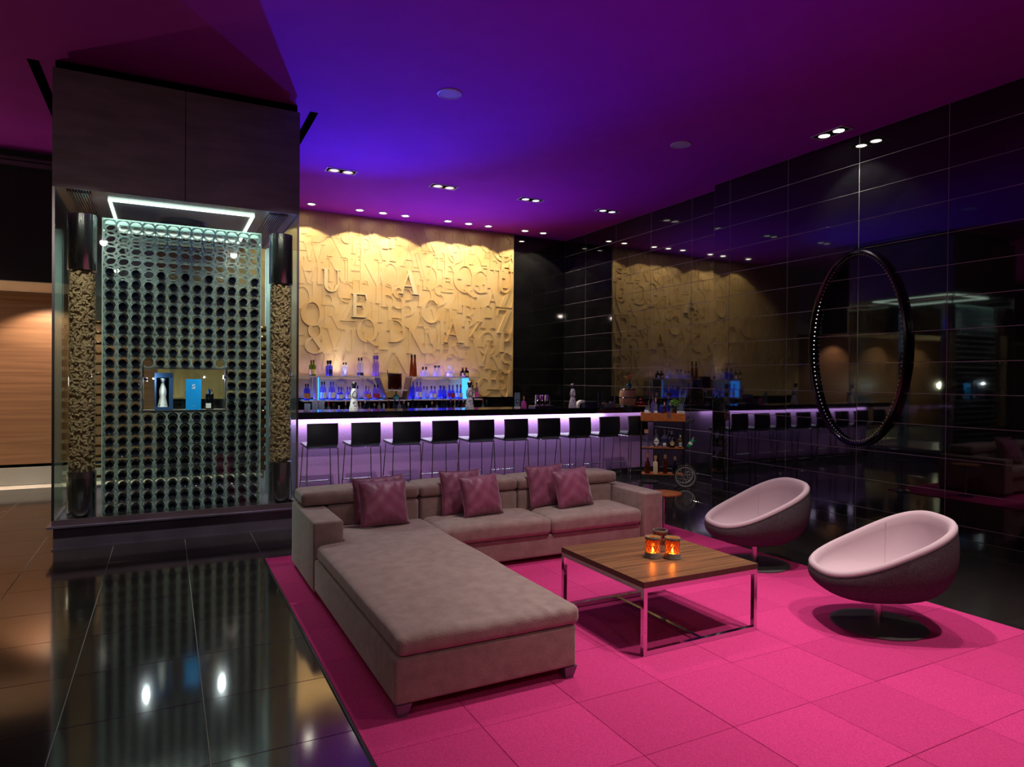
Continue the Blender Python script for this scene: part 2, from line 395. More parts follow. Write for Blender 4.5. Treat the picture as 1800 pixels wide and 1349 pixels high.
MB().box(-.2, 6.19, YB - .002, YB + .0078, 0, 1.235).build('wall_panel', black_tile, wb)
MB().box(-9, -.12, YB - .01, YB + .0078, .30, 2.80).build('wood_panel', wood_wall, wb)
MB().box(-9, -.12, YB + .001, YB + .0078, .255, .30).build('shadow_gap', slot_m, wb)
struct(MB().box(-9, -.12, YB - .03, YB + .0078, 0, .255).build('baseboard_back', stone_base))
sof = struct(MB().box(-9, -1.12, 10.55, YB + .0078, 2.815, H).build('wall_soffit', darkwall))
MB().box(-9, -1.12, 10.56, YB, 2.807, 2.815).build('soffit_lining', soff_m, sof)
struct(MB().box(-9, -1.12, 10.50, 10.56, 4.28, 4.34).box(-9, -1.12, 10.52, 10.56, 4.36, 4.40).build('trim_1', bronze))
struct(MB().box(-9.2, -9, -4.2, 12, 0, H).build('wall_left', darkwall))
struct(MB().box(-9, 7.6, -4.4, -4.2, 0, H).build('wall_front', darkwall))

# ------------------------------------------------------------------ ceiling fittings
g = thing('ceiling_downlight', 'x', 'downlight', (0, 0, H), 0, 'recessed downlights over the gold wall')
MB().lathe([(.055, 0), (.085, 0), (.085, -.006), (.07, -.012), (.055, -.008)], 20, cap=False).build('trim_ring', white, g, 60)
MB().lathe([(.0, -.004), (.055, -.004)], 16, cap=False).build('lamp', bulb, g)
for k, (x, y) in enumerate(DOWN):
    lab = 'small round lit ceiling downlight before the gold wall, %s counting from the wine cabinet' % ORD[k]
    if k == 0: g.location = (x, y, H); g['label'] = lab
    else: dup(g, (x, y, H), 0, lab)
def double_light(name, loc, rz, label, lit, grp=None):
    t = thing(name, label, 'downlight', loc, rz, grp)
    MB().box(-.21, .21, -.10, -.085, -.01, 0).box(-.21, .21, .085, .10, -.01, 0).box(-.21, -.195, -.085, .085, -.01, 0).box(.195, .21, -.085, .085, -.01, 0).build('trim_frame', white, t)
    MB().box(-.195, .195, -.085, .085, -.003, 0).build('housing', slot_m, t)
    for s in (-1, 1):
        l = MB().lathe([(.06, -.003), (.078, -.003), (.078, -.014), (.062, -.012)], 18, c=(s * .095, 0, 0), cap=False).build('lamp', schrome, t, 60)
        MB().lathe([(0, -.006), (.03, -.008), (.06, -.010)], 16, c=(s * .095, 0, 0), cap=False).build('reflector', lit, l, 60)
    return t
d0 = double_light('twin_downlight', (2.16, 9.37, H), 0, 'dim twin ceiling spotlight in a pale frame, first over the bar from the cabinet', bulb_dim, 'twin spotlights over the bar')
for k, (x, y, r) in enumerate(DOUBLE[1:4]):
    dup(d0, (x, y, H), 0, 'dim twin ceiling spotlight in a pale frame, %s over the bar from the cabinet' % ORD[k + 1])
double_light('twin_downlight', (6.85, 5.16, H), PI / 2, 'brightly lit twin ceiling spotlight close to the black tiled wall', bulb)
s0 = thing('ceiling_speaker', 'round white ceiling speaker grille nearer the wine cabinet', 'speaker', (2.54, 6.30, H), 0, 'ceiling speakers')
MB().lathe([(.108, 0), (.125, 0), (.125, -.008), (.112, -.012), (.108, -.008)], 28, cap=False).build('rim', white, s0, 60)
MB().lathe([(0, -.008), (.06, -.008), (.108, -.006)], 28, cap=False).build('grille', M('speaker_mesh', '#c9c6cf', .7, bump=.4, bscale=900), s0, 60)
dup(s0, (5.59, 6.30, H), 0, 'round white ceiling speaker grille nearer the black tiled wall')

# ------------------------------------------------------------------ gold wall of raised serif letters
def rect(x0, x1, y0, y1): return [(x0, y0), (x1, y0), (x1, y1), (x0, y1)]
def ring(cx, cy, rx, ry, tx, ty, a0=0, a1=360, n=26):
    out = []; N = max(3, int(n * abs(a1 - a0) / 360))
    for i in range(N):
        a, b = math.radians(a0 + (a1 - a0) * i / N), math.radians(a0 + (a1 - a0) * (i + 1) / N)
        P = lambda an, q: (cx + (rx - q * tx) * math.cos(an), cy + (ry - q * ty) * math.sin(an))
        out.append([P(a, 0), P(b, 0), P(b, 1), P(a, 1)])
    return out
T, S, V = .15, .045, .035            # thick stroke, thin stroke, serif
def ser(x, w, y, o=.07): return rect(x - o, x + w + o, y, y + V)
def stem(x, w=T, o=.06): return [rect(x, x + w, 0, 1), ser(x, w, 0, o), ser(x, w, 1 - V, o)]
def diag(xb, xt, w, y0=0, y1=1): return [(xb, y0), (xb + w, y0), (xt + w, y1), (xt, y1)]
def glyph(c):
    if c == 'I': return stem(.07), .3
    if c == 'L': return stem(.07) + [rect(.07, .62, 0, V + .01), [(.56, 0), (.62, 0), (.66, .26), (.63, .26)]], .66
    if c in 'EF':
        p = stem(.07) + [rect(.07, .62, 1 - V - .01, 1), [(.63, .76), (.66, .76), (.63, 1), (.56, 1)], rect(.2, .48, .49, .49 + S), rect(.46, .5, .39, .64)]
        if c == 'E': p += [rect(.07, .64, 0, V + .01), [(.57, 0), (.64, 0), (.69, .27), (.66, .27)]]
        return p, .68
    if c == 'H': return stem(.07) + stem(.6) + [rect(.2, .62, .49, .49 + S)], .84
    if c == 'T': return stem(.3) + [rect(.02, .73, 1 - V - .01, 1), [(0, .76), (.03, .76), (.1, 1), (.02, 1)], [(.72, .76), (.75, .76), (.73, 1), (.65, 1)]], .76
    if c == 'N': return [rect(.1, .1 + S, 0, 1), ser(.1, S, 0, .09), ser(.06, .12, 1 - V), diag(.63, .06, T + .04), rect(.76, .76 + S, 0, 1), ser(.76, S, 1 - V, .09)], .88
    if c == 'M': return [rect(.1, .1 + S, 0, 1), ser(.1, S, 0, .09), ser(.06, .1, 1 - V), diag(.38, .07, T), diag(.47, .8, S), rect(.8, .8 + T, 0, 1), ser(.8, T, 0), ser(.8, T, 1 - V)], 1.02
    if c == 'A': return [diag(.06, .40, S), diag(.62, .32, T + .03), ser(.06, S, 0, .09), ser(.62, T + .03, 0, .08), rect(.2, .66, .32, .32 + S)], .86
    if c == 'V': return [diag(.32, .04, T + .03), diag(.40, .74, S), ser(.04, T + .03, 1 - V, .06), ser(.74, S, 1 - V, .09)], .86
    if c == 'W': return [diag(.26, .04, T), diag(.32, .52, S), diag(.68, .44, T), diag(.76, 1.02, S), ser(.04, T, 1 - V, .06), ser(.44, T, 1 - V, .06), ser(1.02, S, 1 - V, .09)], 1.12
    if c == 'X': return [diag(.6, .05, T + .05), diag(.06, .66, S), ser(.05, T + .05, 1 - V, .05), ser(.66, S, 1 - V, .09), ser(.06, S, 0, .09), ser(.6, T + .05, 0, .05)], .86
    if c == 'Y': return [rect(.34, .34 + T, 0, .5), ser(.34, T, 0), [(.34, .45), (.49, .45), (.2, 1), (.04, 1)], [(.42, .47), (.48, .45), (.78, 1), (.73, 1)], ser(.04, .15, 1 - V, .05), ser(.73, S, 1 - V, .08)], .84
    if c == 'Z': return [rect(.05, .7, 1 - V - .01, 1), rect(.04, .72, 0, V + .01), diag(.04, .5, T + .06), [(.03, .74), (.06, .74), (.12, 1), (.05, 1)], [(.65, 0), (.72, 0), (.76, .27), (.73, .27)]], .78
    if c == 'K': return stem(.07) + [diag(.24, .68, S, .36, 1), [(.58, 0), (.78, 0), (.46, .62), (.36, .5)], ser(.66, S, 1 - V, .09), ser(.6, .18, 0, .05)], .86
    if c == 'D': return stem(.07) + ring(.3, .5, .5, .5, T, S, -90, 90) + [rect(.1, .31, 0, S), rect(.1, .31, 1 - S, 1)], .82
    if c in 'PRB':
        p = stem(.07) + ring(.32, .745, .28, .255, T - .02, S, -90, 90, 30) + [rect(.1, .33, 1 - S, 1), rect(.1, .33, .49, .49 + S)]
        if c == 'R': p += [[(.6, 0), (.8, 0), (.46, .52), (.32, .52)], ser(.62, .17, 0, .04)]
        if c == 'B': p += ring(.34, .26, .34, .26, T, S, -90, 90, 30) + [rect(.1, .35, 0, S)]
        return p, (.82 if c == 'R' else .7)
    if c in 'OQ':
        p = ring(.45, .5, .45, .51, T + .01, S)
        if c == 'Q': p += [[(.42, .1), (.52, .16), (.95, -.14), (.78, -.16)]]
        return p, .9
    if c in 'CG':
        p = ring(.46, .5, .46, .51, T + .02, S, 42, 318) + [[(.74, .66), (.78, .66), (.8, .97), (.76, .97)]]
        if c == 'G': p += [rect(.64, .64 + T, .03, .42), ser(.64, T, .42 - V, .08)]
        else: p += [[(.74, .12), (.8, .16), (.84, .3), (.8, .3)]]
        return p, .88
    if c == 'S': return ring(.32, .74, .27, .27, T * .8, S, 30, 270) + ring(.32, .27, .30, .28, T * .9, S, -150, 90) + [rect(.54, .57, .7, .97), rect(.02, .05, .04, .3)], .64
    if c == 'J': return [rect(.3, .3 + T, .2, 1), ser(.3, T, 1 - V)] + ring(.22, .2, .23, .24, T, S, -180, 0), .54
    if c == 'U': return [rect(.1, .1 + T, .3, 1), ser(.1, T, 1 - V), rect(.68, .68 + S, .3, 1), ser(.68, S, 1 - V, .09)] + ring(.415, .32, .315, .33, T, S, -180, 0), .82
    return ring(.36, .76, .25, .25, .1, S) + ring(.34, .28, .34, .29, T, S, 40, 360) + [[(.62, 0), (.86, 0), (.3, .66), (.18, .6)]], .88
panel = thing('gold_letter_panel', 'gold leaf wall panel covered in overlapping raised serif capital letters behind the bar', 'wall panel', (0, YB, 0))
MB().box(-.12, 6.18, -.02, .0, 1.235, H - .002).build('backing', gold, panel)
LET = """H 2.12 4.21 0.33 0;D 2.35 4.11 0.34 0;L 2.58 4.32 0.40 0;J 2.86 4.29 0.46 0;R 3.23 4.29 0.47 0;G 3.52 4.34 0.50 2;I 3.78 4.42 0.42 0;N 4.17 4.39 0.47 0;M 4.45 4.47 0.47 0;V 4.83 4.43 0.50 0;D 5.01 4.45 0.44 0;Y 5.27 4.45 0.44 0;O 5.62 4.38 0.38 0;C 5.98 4.19 0.52 2;I 5.89 4.47 0.38 0;P 6.07 4.42 0.32 0;E 2.06 3.93 0.29 0;W 2.27 3.76 0.30 0;X 2.68 3.92 0.40 0;T 2.96 3.98 0.34 0;P 3.19 3.90 0.37 0;F 3.07 3.76 0.31 0;M 3.53 3.93 0.39 1;A 4.01 3.85 0.38 0;X 4.43 4.14 0.41 1;Z 4.62 4.03 0.32 0;O 4.92 3.98 0.35 0;T 5.13 3.92 0.33 0;N 5.30 4.14 0.33 0;X 5.40 4.02 0.42 1;Y 5.58 4.13 0.33 0;E 5.75 3.92 0.36 0;F 6.02 3.81 0.43 2;L 2.16 3.55 0.24 2;M 2.21 3.41 0.39 0;N 2.67 3.48 0.40 1;H 3.00 3.50 0.41 1;N 3.28 3.49 0.41 0;O 3.63 3.47 0.42 0;A 4.15 3.67 0.47 0;V 4.35 3.69 0.47 1;R 4.85 3.73 0.44 1;P 4.64 3.82 0.32 0;D 4.42 3.48 0.45 1;E 4.76 3.44 0.41 0;Q 5.11 3.51 0.51 2;G 5.44 3.48 0.42 1;T 5.62 3.57 0.38 0;U 6.03 3.52 0.43 3;U 2.56 3.29 0.38 5;A 3.99 3.36 0.42 5;E 3.06 2.88 0.41 5;A 4.89 2.50 0.44 4;O 2.07 2.96 0.39 0;I 2.28 3.07 0.36 1;B 2.51 3.03 0.34 0;C 2.83 3.10 0.34 1;T 3.09 3.15 0.37 0;I 3.40 3.14 0.39 1;B 3.60 3.10 0.42 1;S 3.79 3.06 0.38 2;P 3.97 3.03 0.40 1;D 4.32 3.13 0.39 0;S 4.60 3.17 0.39 1;Z 4.87 3.11 0.39 0;I 5.02 3.08 0.44 0;T 5.28 3.19 0.44 0;A 5.73 3.18 0.31 1;Z 6.07 3.21 0.39 2;O 2.24 2.69 0.41 4;R 2.60 2.67 0.42 0;Z 2.87 2.80 0.40 2;J 3.28 2.75 0.41 0;T 3.45 2.78 0.35 0;H 3.76 2.69 0.46 1;P 3.98 2.74 0.38 0;C 4.42 2.85 0.43 3;V 4.60 2.68 0.41 0;T 4.83 2.75 0.37 0;B 5.20 2.80 0.40 1;H 5.62 2.79 0.40 1;Z 6.06 2.73 0.46 3;A 4.24 2.63 0.38 0;& 2.34 2.26 0.50 4;E 2.07 2.32 0.35 0;V 2.65 2.26 0.36 1;J 2.92 2.25 0.37 0;Q 3.21 2.44 0.41 3;K 3.29 2.23 0.37 0;D 3.77 2.45 0.40 2;N 4.16 2.29 0.47 1;M 4.49 2.46 0.43 1;R 4.93 2.20 0.44 1;K 5.31 2.46 0.49 2;O 5.61 2.28 0.45 0;P 6.04 2.33 0.41 3;E 4.65 2.31 0.33 0;O 2.13 1.83 0.35 0;X 2.75 1.84 0.40 0;Q 3.16 1.79 0.37 0;Z 3.56 1.90 0.42 1;N 3.87 1.86 0.38 1;B 4.43 2.06 0.39 0;I 4.64 2.03 0.39 1;C 4.84 1.87 0.39 0;I 5.11 1.88 0.44 0;V 5.49 2.09 0.51 2;R 5.76 2.02 0.47 1;S 6.08 1.90 0.41 3;W 2.48 1.83 0.36 0;T 3.69 1.56 0.31 0;J 4.24 1.56 0.38 0;O 4.97 1.53 0.37 0;D 5.36 1.60 0.38 0;E 5.74 1.57 0.38 1;B 5.92 1.57 0.41 0;J 6.12 1.39 0.46 3;C 5.54 1.38 0.34 0;R 2.36 1.41 0.34 0;S 2.76 1.38 0.34 0;D 3.27 1.38 0.35 0;G 4.19 1.33 0.36 0;E 4.70 1.33 0.37 0"""
rl = random.Random(3)
L2 = [t.split() for t in LET.split(';')]
for i in range(5):
    for j in range(7):
        L2.append([rl.choice('ABDEGHKLMNPRSTUVZ'), '%.2f' % (.1 + .42 * i + rl.uniform(-.06, .06)), '%.2f' % (1.5 + .45 * j + rl.uniform(-.05, .05)), '%.2f' % rl.uniform(.34, .46), str(rl.choice([0, 0, 1, 2]))])
for n, (ch, x, z, hh, lv) in enumerate(L2):
    x, z, hh, lv = float(x), float(z), float(hh), int(lv)
    ps, wd = glyph(ch); sc = hh * 1.04; z0 = min(z - hh / 2, H - .02 - sc); x0 = x - wd * sc / 2
    x0 = max(-.1, min(x0, 6.17 - wd * sc)); z0 = max(z0, 1.25 + (.17 * sc if ch == 'Q' else 0))
    dep = [.005, .008, .012, .017, .022, .036][lv] + rl.uniform(0, .002) + (n % 7) * .0006
    mb = MB()
    for kk, p in enumerate(ps):
        mb.prism(p, lambda px, py, d: (x0 + px * sc, -.02 - d, z0 + py * sc), dep + .00025 * (kk % 9))
    # consistent outward faces
    o = mb.build('letter', gold_hi if lv == 5 else gold, panel)
    bm = bmesh.new(); bm.from_mesh(o.data); bmesh.ops.recalc_face_normals(bm, faces=bm.faces); bm.to_mesh(o.data); bm.free()
    if lv == 5: o['label'] = 'brighter gold letter standing well proud'

# ------------------------------------------------------------------ wine cabinet (glass tower)
CX0, CX1, CY0, CY1 = -.92, 1.24, 7.26, 9.42
cab = thing('wine_cabinet', 'tall square glass wine cabinet with dark bronze steel head and polished plinth', 'cabinet', (.16, 8.34, 0))
def cb(mb, name, mats, smooth=None, parent=None, kind=None):
    mb.v = [(x - .16, y - 8.34, z) for x, y, z in mb.v]; return mb.build(name, mats, parent or cab, smooth, kind=kind)
cb(MB().box(CX0 - .0, CX1 + .0, CY0, CY1, 0, .015).box(CX0 + .012, CX1 - .012, CY0 + .012, CY1 - .012, .015, .205), 'plinth', dsteel)
cb(MB().cham(CX0 - .035, CX1 + .035, CY0 - .035, CY1 + .035, .205, .225, .004), 'ledge', dsteel)
cb(MB().box(CX0, CX1, CY0, CY0 + .03, .225, .275).box(CX0, CX1, CY1 - .03, CY1, .225, .275).box(CX0, CX0 + .03, CY0 + .03, CY1 - .03, .225, .275).box(CX1 - .03, CX1, CY0 + .03, CY1 - .03, .225, .275), 'bottom_rail', bronze)
cb(MB().box(CX0 + .03, CX1 - .03, CY0 + .03, CY1 - .03, .225, .245), 'cabinet_floor', dsteel)
for (a, b, c, d) in ((CX0, CX0, CY0, CY0), (CX1 - .02, CX1 - .02, CY0, CY0), (CX0, CX0, CY1 - .02, CY1), (CX1 - .02, CX1, CY1 - .02, CY1)):
    cb(MB().box(a, a + .02, c, c + .02, .275, 3.31), 'corner_post', schrome)
for nm, bx in (('front', (CX0 + .02, CX1 - .02, CY0 + .004, CY0 + .012)), ('back', (CX0 + .02, CX1 - .02, CY1 - .014, CY1 - .006)), ('side', (CX0 + .004, CX0 + .012, CY0 + .02, CY1 - .02)), ('side', (CX1 - .012, CX1 - .004, CY0 + .02, CY1 - .02))):
    cb(MB().box(*bx, .275, 3.31), 'glass_pane', glass)
for a, b in ((CX0, .157), (.163, CX1)):
    p = cb(MB().box(a, b, CY0 - .004, CY0 + .006, 3.31, 4.385), 'head_panel', bronze)
for xx in (CX0, CX1 - .01):
    cb(MB().box(xx, xx + .01, CY0 + .006, CY1, 3.31, 4.385), 'head_panel', bronze)
cb(MB().box(CX0, CX1, CY1, CY1 + .01, 3.31, 4.385), 'head_panel', bronze)
cb(MB().box(CX0 + .01, CX1 - .01, CY0 + .1, CY1 - .1, 4.30, H), 'head_core', slot_m)
ribs = MB().box(CX0 + .01, CX1 - .01, CY0 + .006, CY1, 3.315, 3.33)
for k in range(9):
    for s in (-1, 1):
        xx = .16 + s * (.80 + .022 * k); ribs.box(xx - .006, xx + .006, CY0 + .1, CY1 - .1, 3.300, 3.315)
cb(ribs, 'cabinet_ceiling', dsteel)
ls = MB()
for s in (-1, 1): ls.box(.16 + s * .655 - .012, .16 + s * .655 + .012, 7.53, 9.15, 3.295, 3.315)
ls.box(-.507, .827, 7.53, 7.554, 3.295, 3.3149).box(-.507, .827, 9.126, 9.15, 3.295, 3.3149)
cb(ls, 'light_strip', led_g)
vt = MB()
for k in range(6): 
    r = .05 + .034 * k; vt.lathe([(r, 3.315), (r, 3.300), (r + .018, 3.300), (r + .018, 3.315)], 28, c=(.16, 8.34, 0), cap=False)
cb(vt, 'vent_grille', blackmetal, 40)

# ------------------------------------------------------------------ bottle rack inside the cabinet
rack = thing('bottle_rack', 'frosted acrylic rack of round holes filling the front of the wine cabinet', 'rack', (.17, 7.6, .245))
NC, NR = 13, 26; RX0, RZ0, PX, PZ, RR = -.483, 3.045, .1087, .1092, .0495
def niche_cell(c, r): return 3 <= c <= 9 and 13 <= r <= 16
def plate(y0, y1):
    mb = MB(); n = 20
    for c in range(NC):
        for r in range(NR):
            if niche_cell(c, r): continue
            cx, cz = RX0 + PX * c, RZ0 - PZ * r; hx, hz = PX / 2, PZ / 2
            vs = []; 
            for y in (y0, y1):
                for i in range(n):
                    a = 2 * PI * i / n; ca, sa = math.cos(a), math.sin(a); k = 1 / max(abs(ca) / hx, abs(sa) / hz)
                    vs.append((cx + k * ca, y, cz + k * sa))
                for i in range(n):
                    a = 2 * PI * i / n; vs.append((cx + RR * math.cos(a), y, cz + RR * math.sin(a)))
            for i in range(n):
                a = 2 * PI * i / n; k = 1.075; vs.append((cx + k * RR * math.cos(a), y0 - .0015, cz + k * RR * math.sin(a)))
            for i in range(n):
                a = 2 * PI * i / n; vs.append((cx + RR * math.cos(a), y0 - .0015, cz + RR * math.sin(a)))
            fs = []; fi = []
            for i in range(n):
                j = (i + 1) % n
                fs.append((i, j, n + j, n + i)); fs.append((2 * n + j, 2 * n + i, 3 * n + i, 3 * n + j)); fi.append((n + i, n + j, 3 * n + j, 3 * n + i)); fi.append((4 * n + i, 4 * n + j, 5 * n + j, 5 * n + i))
            mb.add(vs, fs, 0); o = len(mb.v) - len(vs); mb.f += [tuple(q + o for q in f) for f in fi]; mb.mi += [1] * (2 * n)
    return mb
def rk(mb, name, mats, smooth=None, parent=None, kind=None):
    mb.v = [(x - .17, y - 7.6, z - .245) for x, y, z in mb.v]; return mb.build(name, mats, parent or rack, smooth, kind=kind)
rk(plate(7.455, 7.467), 'front_plate', [rackm, rackrim])
rk(plate(7.685, 7.697), 'rear_plate', [rackm, rackrim])
xa, xb, za, zb = RX0 - PX / 2 - .012, RX0 + PX * 12.5 + .012, .245, RZ0 + PZ / 2 + .012
zl = RZ0 - PZ * 25.5
rk(MB().box(xa, xa + .011, 7.452, 7.70, za, zb), 'side_board', rackrim)
rk(MB().box(xb - .011, xb, 7.452, 7.70, za, zb), 'side_board', rackrim)
rk(MB().box(xa + .011, xb - .011, 7.452, 7.70, zb - .011, zb), 'top_board', rackrim)
rk(MB().box(xa + .011, xb - .011, 7.452, 7.70, za, zl - .0005), 'bottom_board', rackm)
nx0, nx1 = RX0 + PX * 2.5 + .002, RX0 + PX * 9.5 - .002; nz1, nz0 = RZ0 - PZ * 12.5 - .002, RZ0 - PZ * 16.5 + .002
rk(MB().box(nx0, nx1, 7.448, 7.72, nz0, nz0 + .012), 'niche_shelf', steel)
rk(MB().box(nx0, nx1, 7.448, 7.72, nz1 - .008, nz1), 'niche_top', steel)
rk(MB().box(nx0, nx0 + .008, 7.448, 7.72, nz0 + .012, nz1 - .008), 'niche_side', dsteel)
rk(MB().box(nx1 - .008, nx1, 7.448, 7.72, nz0 + .012, nz1 - .008), 'niche_side', dsteel)
for s, (lx, lz) in ((1, (-.178, 1.565)), (-1, (.535, 1.592))):
    sp = rk(MB().tube([(lx - s * .025, 7.46, nz1 + .06), (lx - s * .02, 7.44, lz + .04), (lx - s * .012, 7.45, lz)], .004, 6), 'spotlight_arm', chrome, 60)
    b = MB().lathe([(.006, -.02), (.014, -.014), (.02, .012)], 12, cap=False); rot = Matrix.Rotation(math.radians(90 * s), 4, 'Y')
    b.v = [tuple(rot @ Vector(v) + Vector((lx, 7.452, lz))) for v in b.v]
    rk(b, 'lamp_head', chrome, 60, parent=sp)
    b = MB().lathe([(0, .011), (.0185, .011)], 12, cap=False); b.v = [tuple(rot @ Vector(v) + Vector((lx, 7.452, lz))) for v in b.v]
    rk(b, 'lamp', EM('niche_bulb' + str(s), (.9, .97, 1), 70), 60, parent=sp)

# wine bottles lying in the rack, bases to the room
wb0 = MB().lathe([(0, .03), (.016, .02), (.027, .003), (.032, 0), (.0362, .006), (.0362, .19), (.031, .215), (.017, .24), (.0145, .30), (.0155, .302), (.0155, .312), (0, .312)], 14, ax='Y', cap=False)
wm = None
for r in range(4, NR):
    for c in range(NC):
        if niche_cell(c, r) or (r == 4 and c % 2) or (r == 12 and c in (3, 9)): continue
        loc = (RX0 + PX * c, 7.425 + random.uniform(-.006, .006), RZ0 - PZ * r - (RR - .0372))
        if wm is None: wm = o = wb0.build('wine_bottle', wineg, None, 40)
        else: o = copy_part(wm)
        o.location = loc; o.rotation_euler = (0, random.uniform(0, 6), 0)
        tag(o, 'dark wine bottle in the acrylic rack, %s row down, %s hole from the corridor' % (ORD[r], ORD[c]), 'bottle', 'wine bottles lying in the front rack')
# side racks with amber bottles, seen past the cork towers
am = None
for sx, side in ((-1, 'corridor'), (1, 'bar')):
    X = -.80 if sx < 0 else 1.10
    rr = thing('side_rack', 'narrow acrylic side rack with amber bottles on the %s side of the cabinet' % side, 'rack', (X, 8.3, .245))
    for q in (-.045, .045):
        mb = MB()
        for r in range(NR):
            z = RZ0 - PZ * r - .245; n = 16; vs = []
            for xx in (-.005, .005):
                for i in range(n):
                    a = 2 * PI * i / n; k = 1 / max(abs(math.cos(a)) / .06, abs(math.sin(a)) / (PZ / 2)); vs.append((q + xx, k * math.cos(a), z + k * math.sin(a)))
                for i in range(n):
                    a = 2 * PI * i / n; vs.append((q + xx, .048 * math.cos(a), z + .048 * math.sin(a)))
            mb.add(vs, [(i, (i + 1) % n, n + (i + 1) % n, n + i) for i in range(n)] + [(2 * n + i, 2 * n + (i + 1) % n, 3 * n + (i + 1) % n, 3 * n + i) for i in range(n)] + [(n + i, n + (i + 1) % n, 3 * n + (i + 1) % n, 3 * n + i) for i in range(n)])
        mb.build('plate', rackm, rr)
    MB().box(-.06, .06, -.075, -.06, 0, 2.86).box(-.06, .06, .06, .075, 0, 2.86).build('edge_board', rackrim, rr)
    for r in range(8, 24):
        if am is None:
            wb1 = MB(); wb1.f = wb0.f; wb1.mi = wb0.mi; wb1.v = [(y - .1, x, z) for x, y, z in wb0.v]
            am = o = wb1.build('amber_bottle', winea, None, 40)
        else: o = copy_part(am)
        o.location = (X + (0 if sx < 0 else -.07), 8.3, RZ0 - PZ * r - .009); o.rotation_euler = (random.uniform(0, 6), 0, 0)
        tag(o, 'amber glass bottle lying in the cabinet side rack nearest the %s, %s from top' % (side, ORD[r - 8]), 'bottle', 'amber bottles in the side racks')

# cork towers
for k, (px, py) in enumerate(((-.705, 7.43), (1.083, 7.43))):
    t = thing('cork_tower', 'clear tube full of wine corks with chrome ends, %s' % ('beside the corridor corner of the cabinet' if k == 0 else 'beside the bar corner of the cabinet'), 'display tube', (px, py, .245), 0, 'cork tubes in the wine cabinet')
    MB().lathe([(.118, 0), (.12, .003), (.12, .45), (.113, .452), (.09, .452)], 32).build('chrome_base', schrome, t, 40)
    MB().lathe([(.09, 2.34), (.118, 2.34), (.12, 2.343), (.12, 2.86), (.117, 2.863), (0, 2.863)], 32).build('chrome_cap', schrome, t, 40)
    MB().lathe([(.112, .452), (.112, 2.34)], 32, cap=False).build('acrylic_tube', acryl, t, 40)
    rc = random.Random(k); mb = MB(); mb.lathe([(.078, .45), (.078, 2.34)], 16, cap=False)
    for i in range(1500):
        a = rc.uniform(0, 2 * PI); z = rc.uniform(.475, 2.32); rr = rc.uniform(.086, .097); hl = .019; cr = rc.uniform(.0098, .0112)
        rad = Vector((math.cos(a), math.sin(a), 0)); tang = Vector((-math.sin(a), math.cos(a), 0)); q = rc.uniform(0, PI)
        ax = (tang * math.cos(q) + Vector((0, 0, 1)) * math.sin(q) + rad * rc.uniform(-.35, .35)).normalized()
        s1 = ax.orthogonal().normalized(); s2 = ax.cross(s1); c0 = rad * rr + Vector((0, 0, z)); vs = []
        for e in (-1, 1):
            for j in range(7):
                an = 2 * PI * j / 7; vs.append(c0 + ax * hl * e + (s1 * math.cos(an) + s2 * math.sin(an)) * cr)
        mb.add(vs, [tuple(range(6, -1, -1)), tuple(range(7, 14))] + [(j, (j + 1) % 7, 7 + (j + 1) % 7, 7 + j) for j in range(7)])
    mb.build('corks', cork, t, kind='stuff')

# things standing in the niche
NZ = nz0 + .012
def niche_x(f): return nx0 + (nx1 - nx0) * f
bx = thing('gift_box', 'tall navy presentation box with a window showing a white ceramic bottle', 'box', (niche_x(.25), 7.58, NZ))
hw, hd, hh = .082, .06, .375
MB().box(-hw, hw, hd - .004, hd, 0, hh).box(-hw, -hw + .016, -hd, hd - .004, 0, hh).box(hw - .036, hw, -hd, hd - .004, 0, hh).box(-hw + .016, hw - .036, -hd, hd - .004, 0, .03).box(-hw + .016, hw - .036, -hd, hd - .004, hh - .05, hh).build('carton', M('navy_board', '#1d3f68', .5), bx)
MB().box(-hw + .017, hw - .037, hd - .008, hd - .0045, .031, hh - .051).build('lining', slot_m, bx)
cer = M('white_ceramic', '#e6e4e2', .25); inkm = M('blue_black_glaze', '#161a2c', .3)
b = thing('ceramic_bottle', 'white ceramic bottle standing inside the navy presentation box', 'bottle', (niche_x(.25) - .010, 7.58, NZ + .031))
MB().lathe([(.048, 0), (.046, .01), (.028, .10), (.033, .125), (.035, .15), (.03, .18), (.018, .22), (.017, .25), (.033, .285), (0, .287)], 24).build('body', cer, b, 40)
for q in range(3): MB().tube([(.046 * math.cos(a), .046 * math.sin(a), .012) for a in ()] or [(-.03 + .028 * q, -.040, .02), (-.024 + .026 * q, -.038, .022)], .005, 6).build('painted_mark', inkm, b)
b = thing('gift_box', 'tall bright azure gift box with a small white emblem in the niche', 'box', (niche_x(.605), 7.56, NZ))
MB().cham(-.07, .07, -.05, .05, 0, .312, .002).build('carton', M('azure_board', '#0a8fe0', .4), b)
em = MB()
for q in ring(-.004, .246, .012, .009, .006, .005, 20, 270, 14) + ring(.002, .232, .013, .010, .006, .005, -160, 90, 14) + [rect(-.016, .014, .214, .222), rect(-.002, .016, .254, .260)]:
    em.prism(q, lambda x, y, d: (x, -.0501 - d, y), .0012)
em.build('emblem', white, b)
em = MB()
for q in range(7): em.box(-.018 + .0055 * q, -.0145 + .0055 * q, -.0508, -.0501, .035, .035 + (.008 if q % 3 == 0 else .005))
em.build('lettering', M('pale_blue_print', '#7fc4f0', .5), b)
b = thing('square_decanter', 'square dark blue glass bottle with silver chained stopper at the niche end', 'bottle', (niche_x(.805), 7.55, NZ))
MB().rbox((0, 0, .082), (.038, .032, .082), .008, 2).build('body', GB['dark'], b, 40)
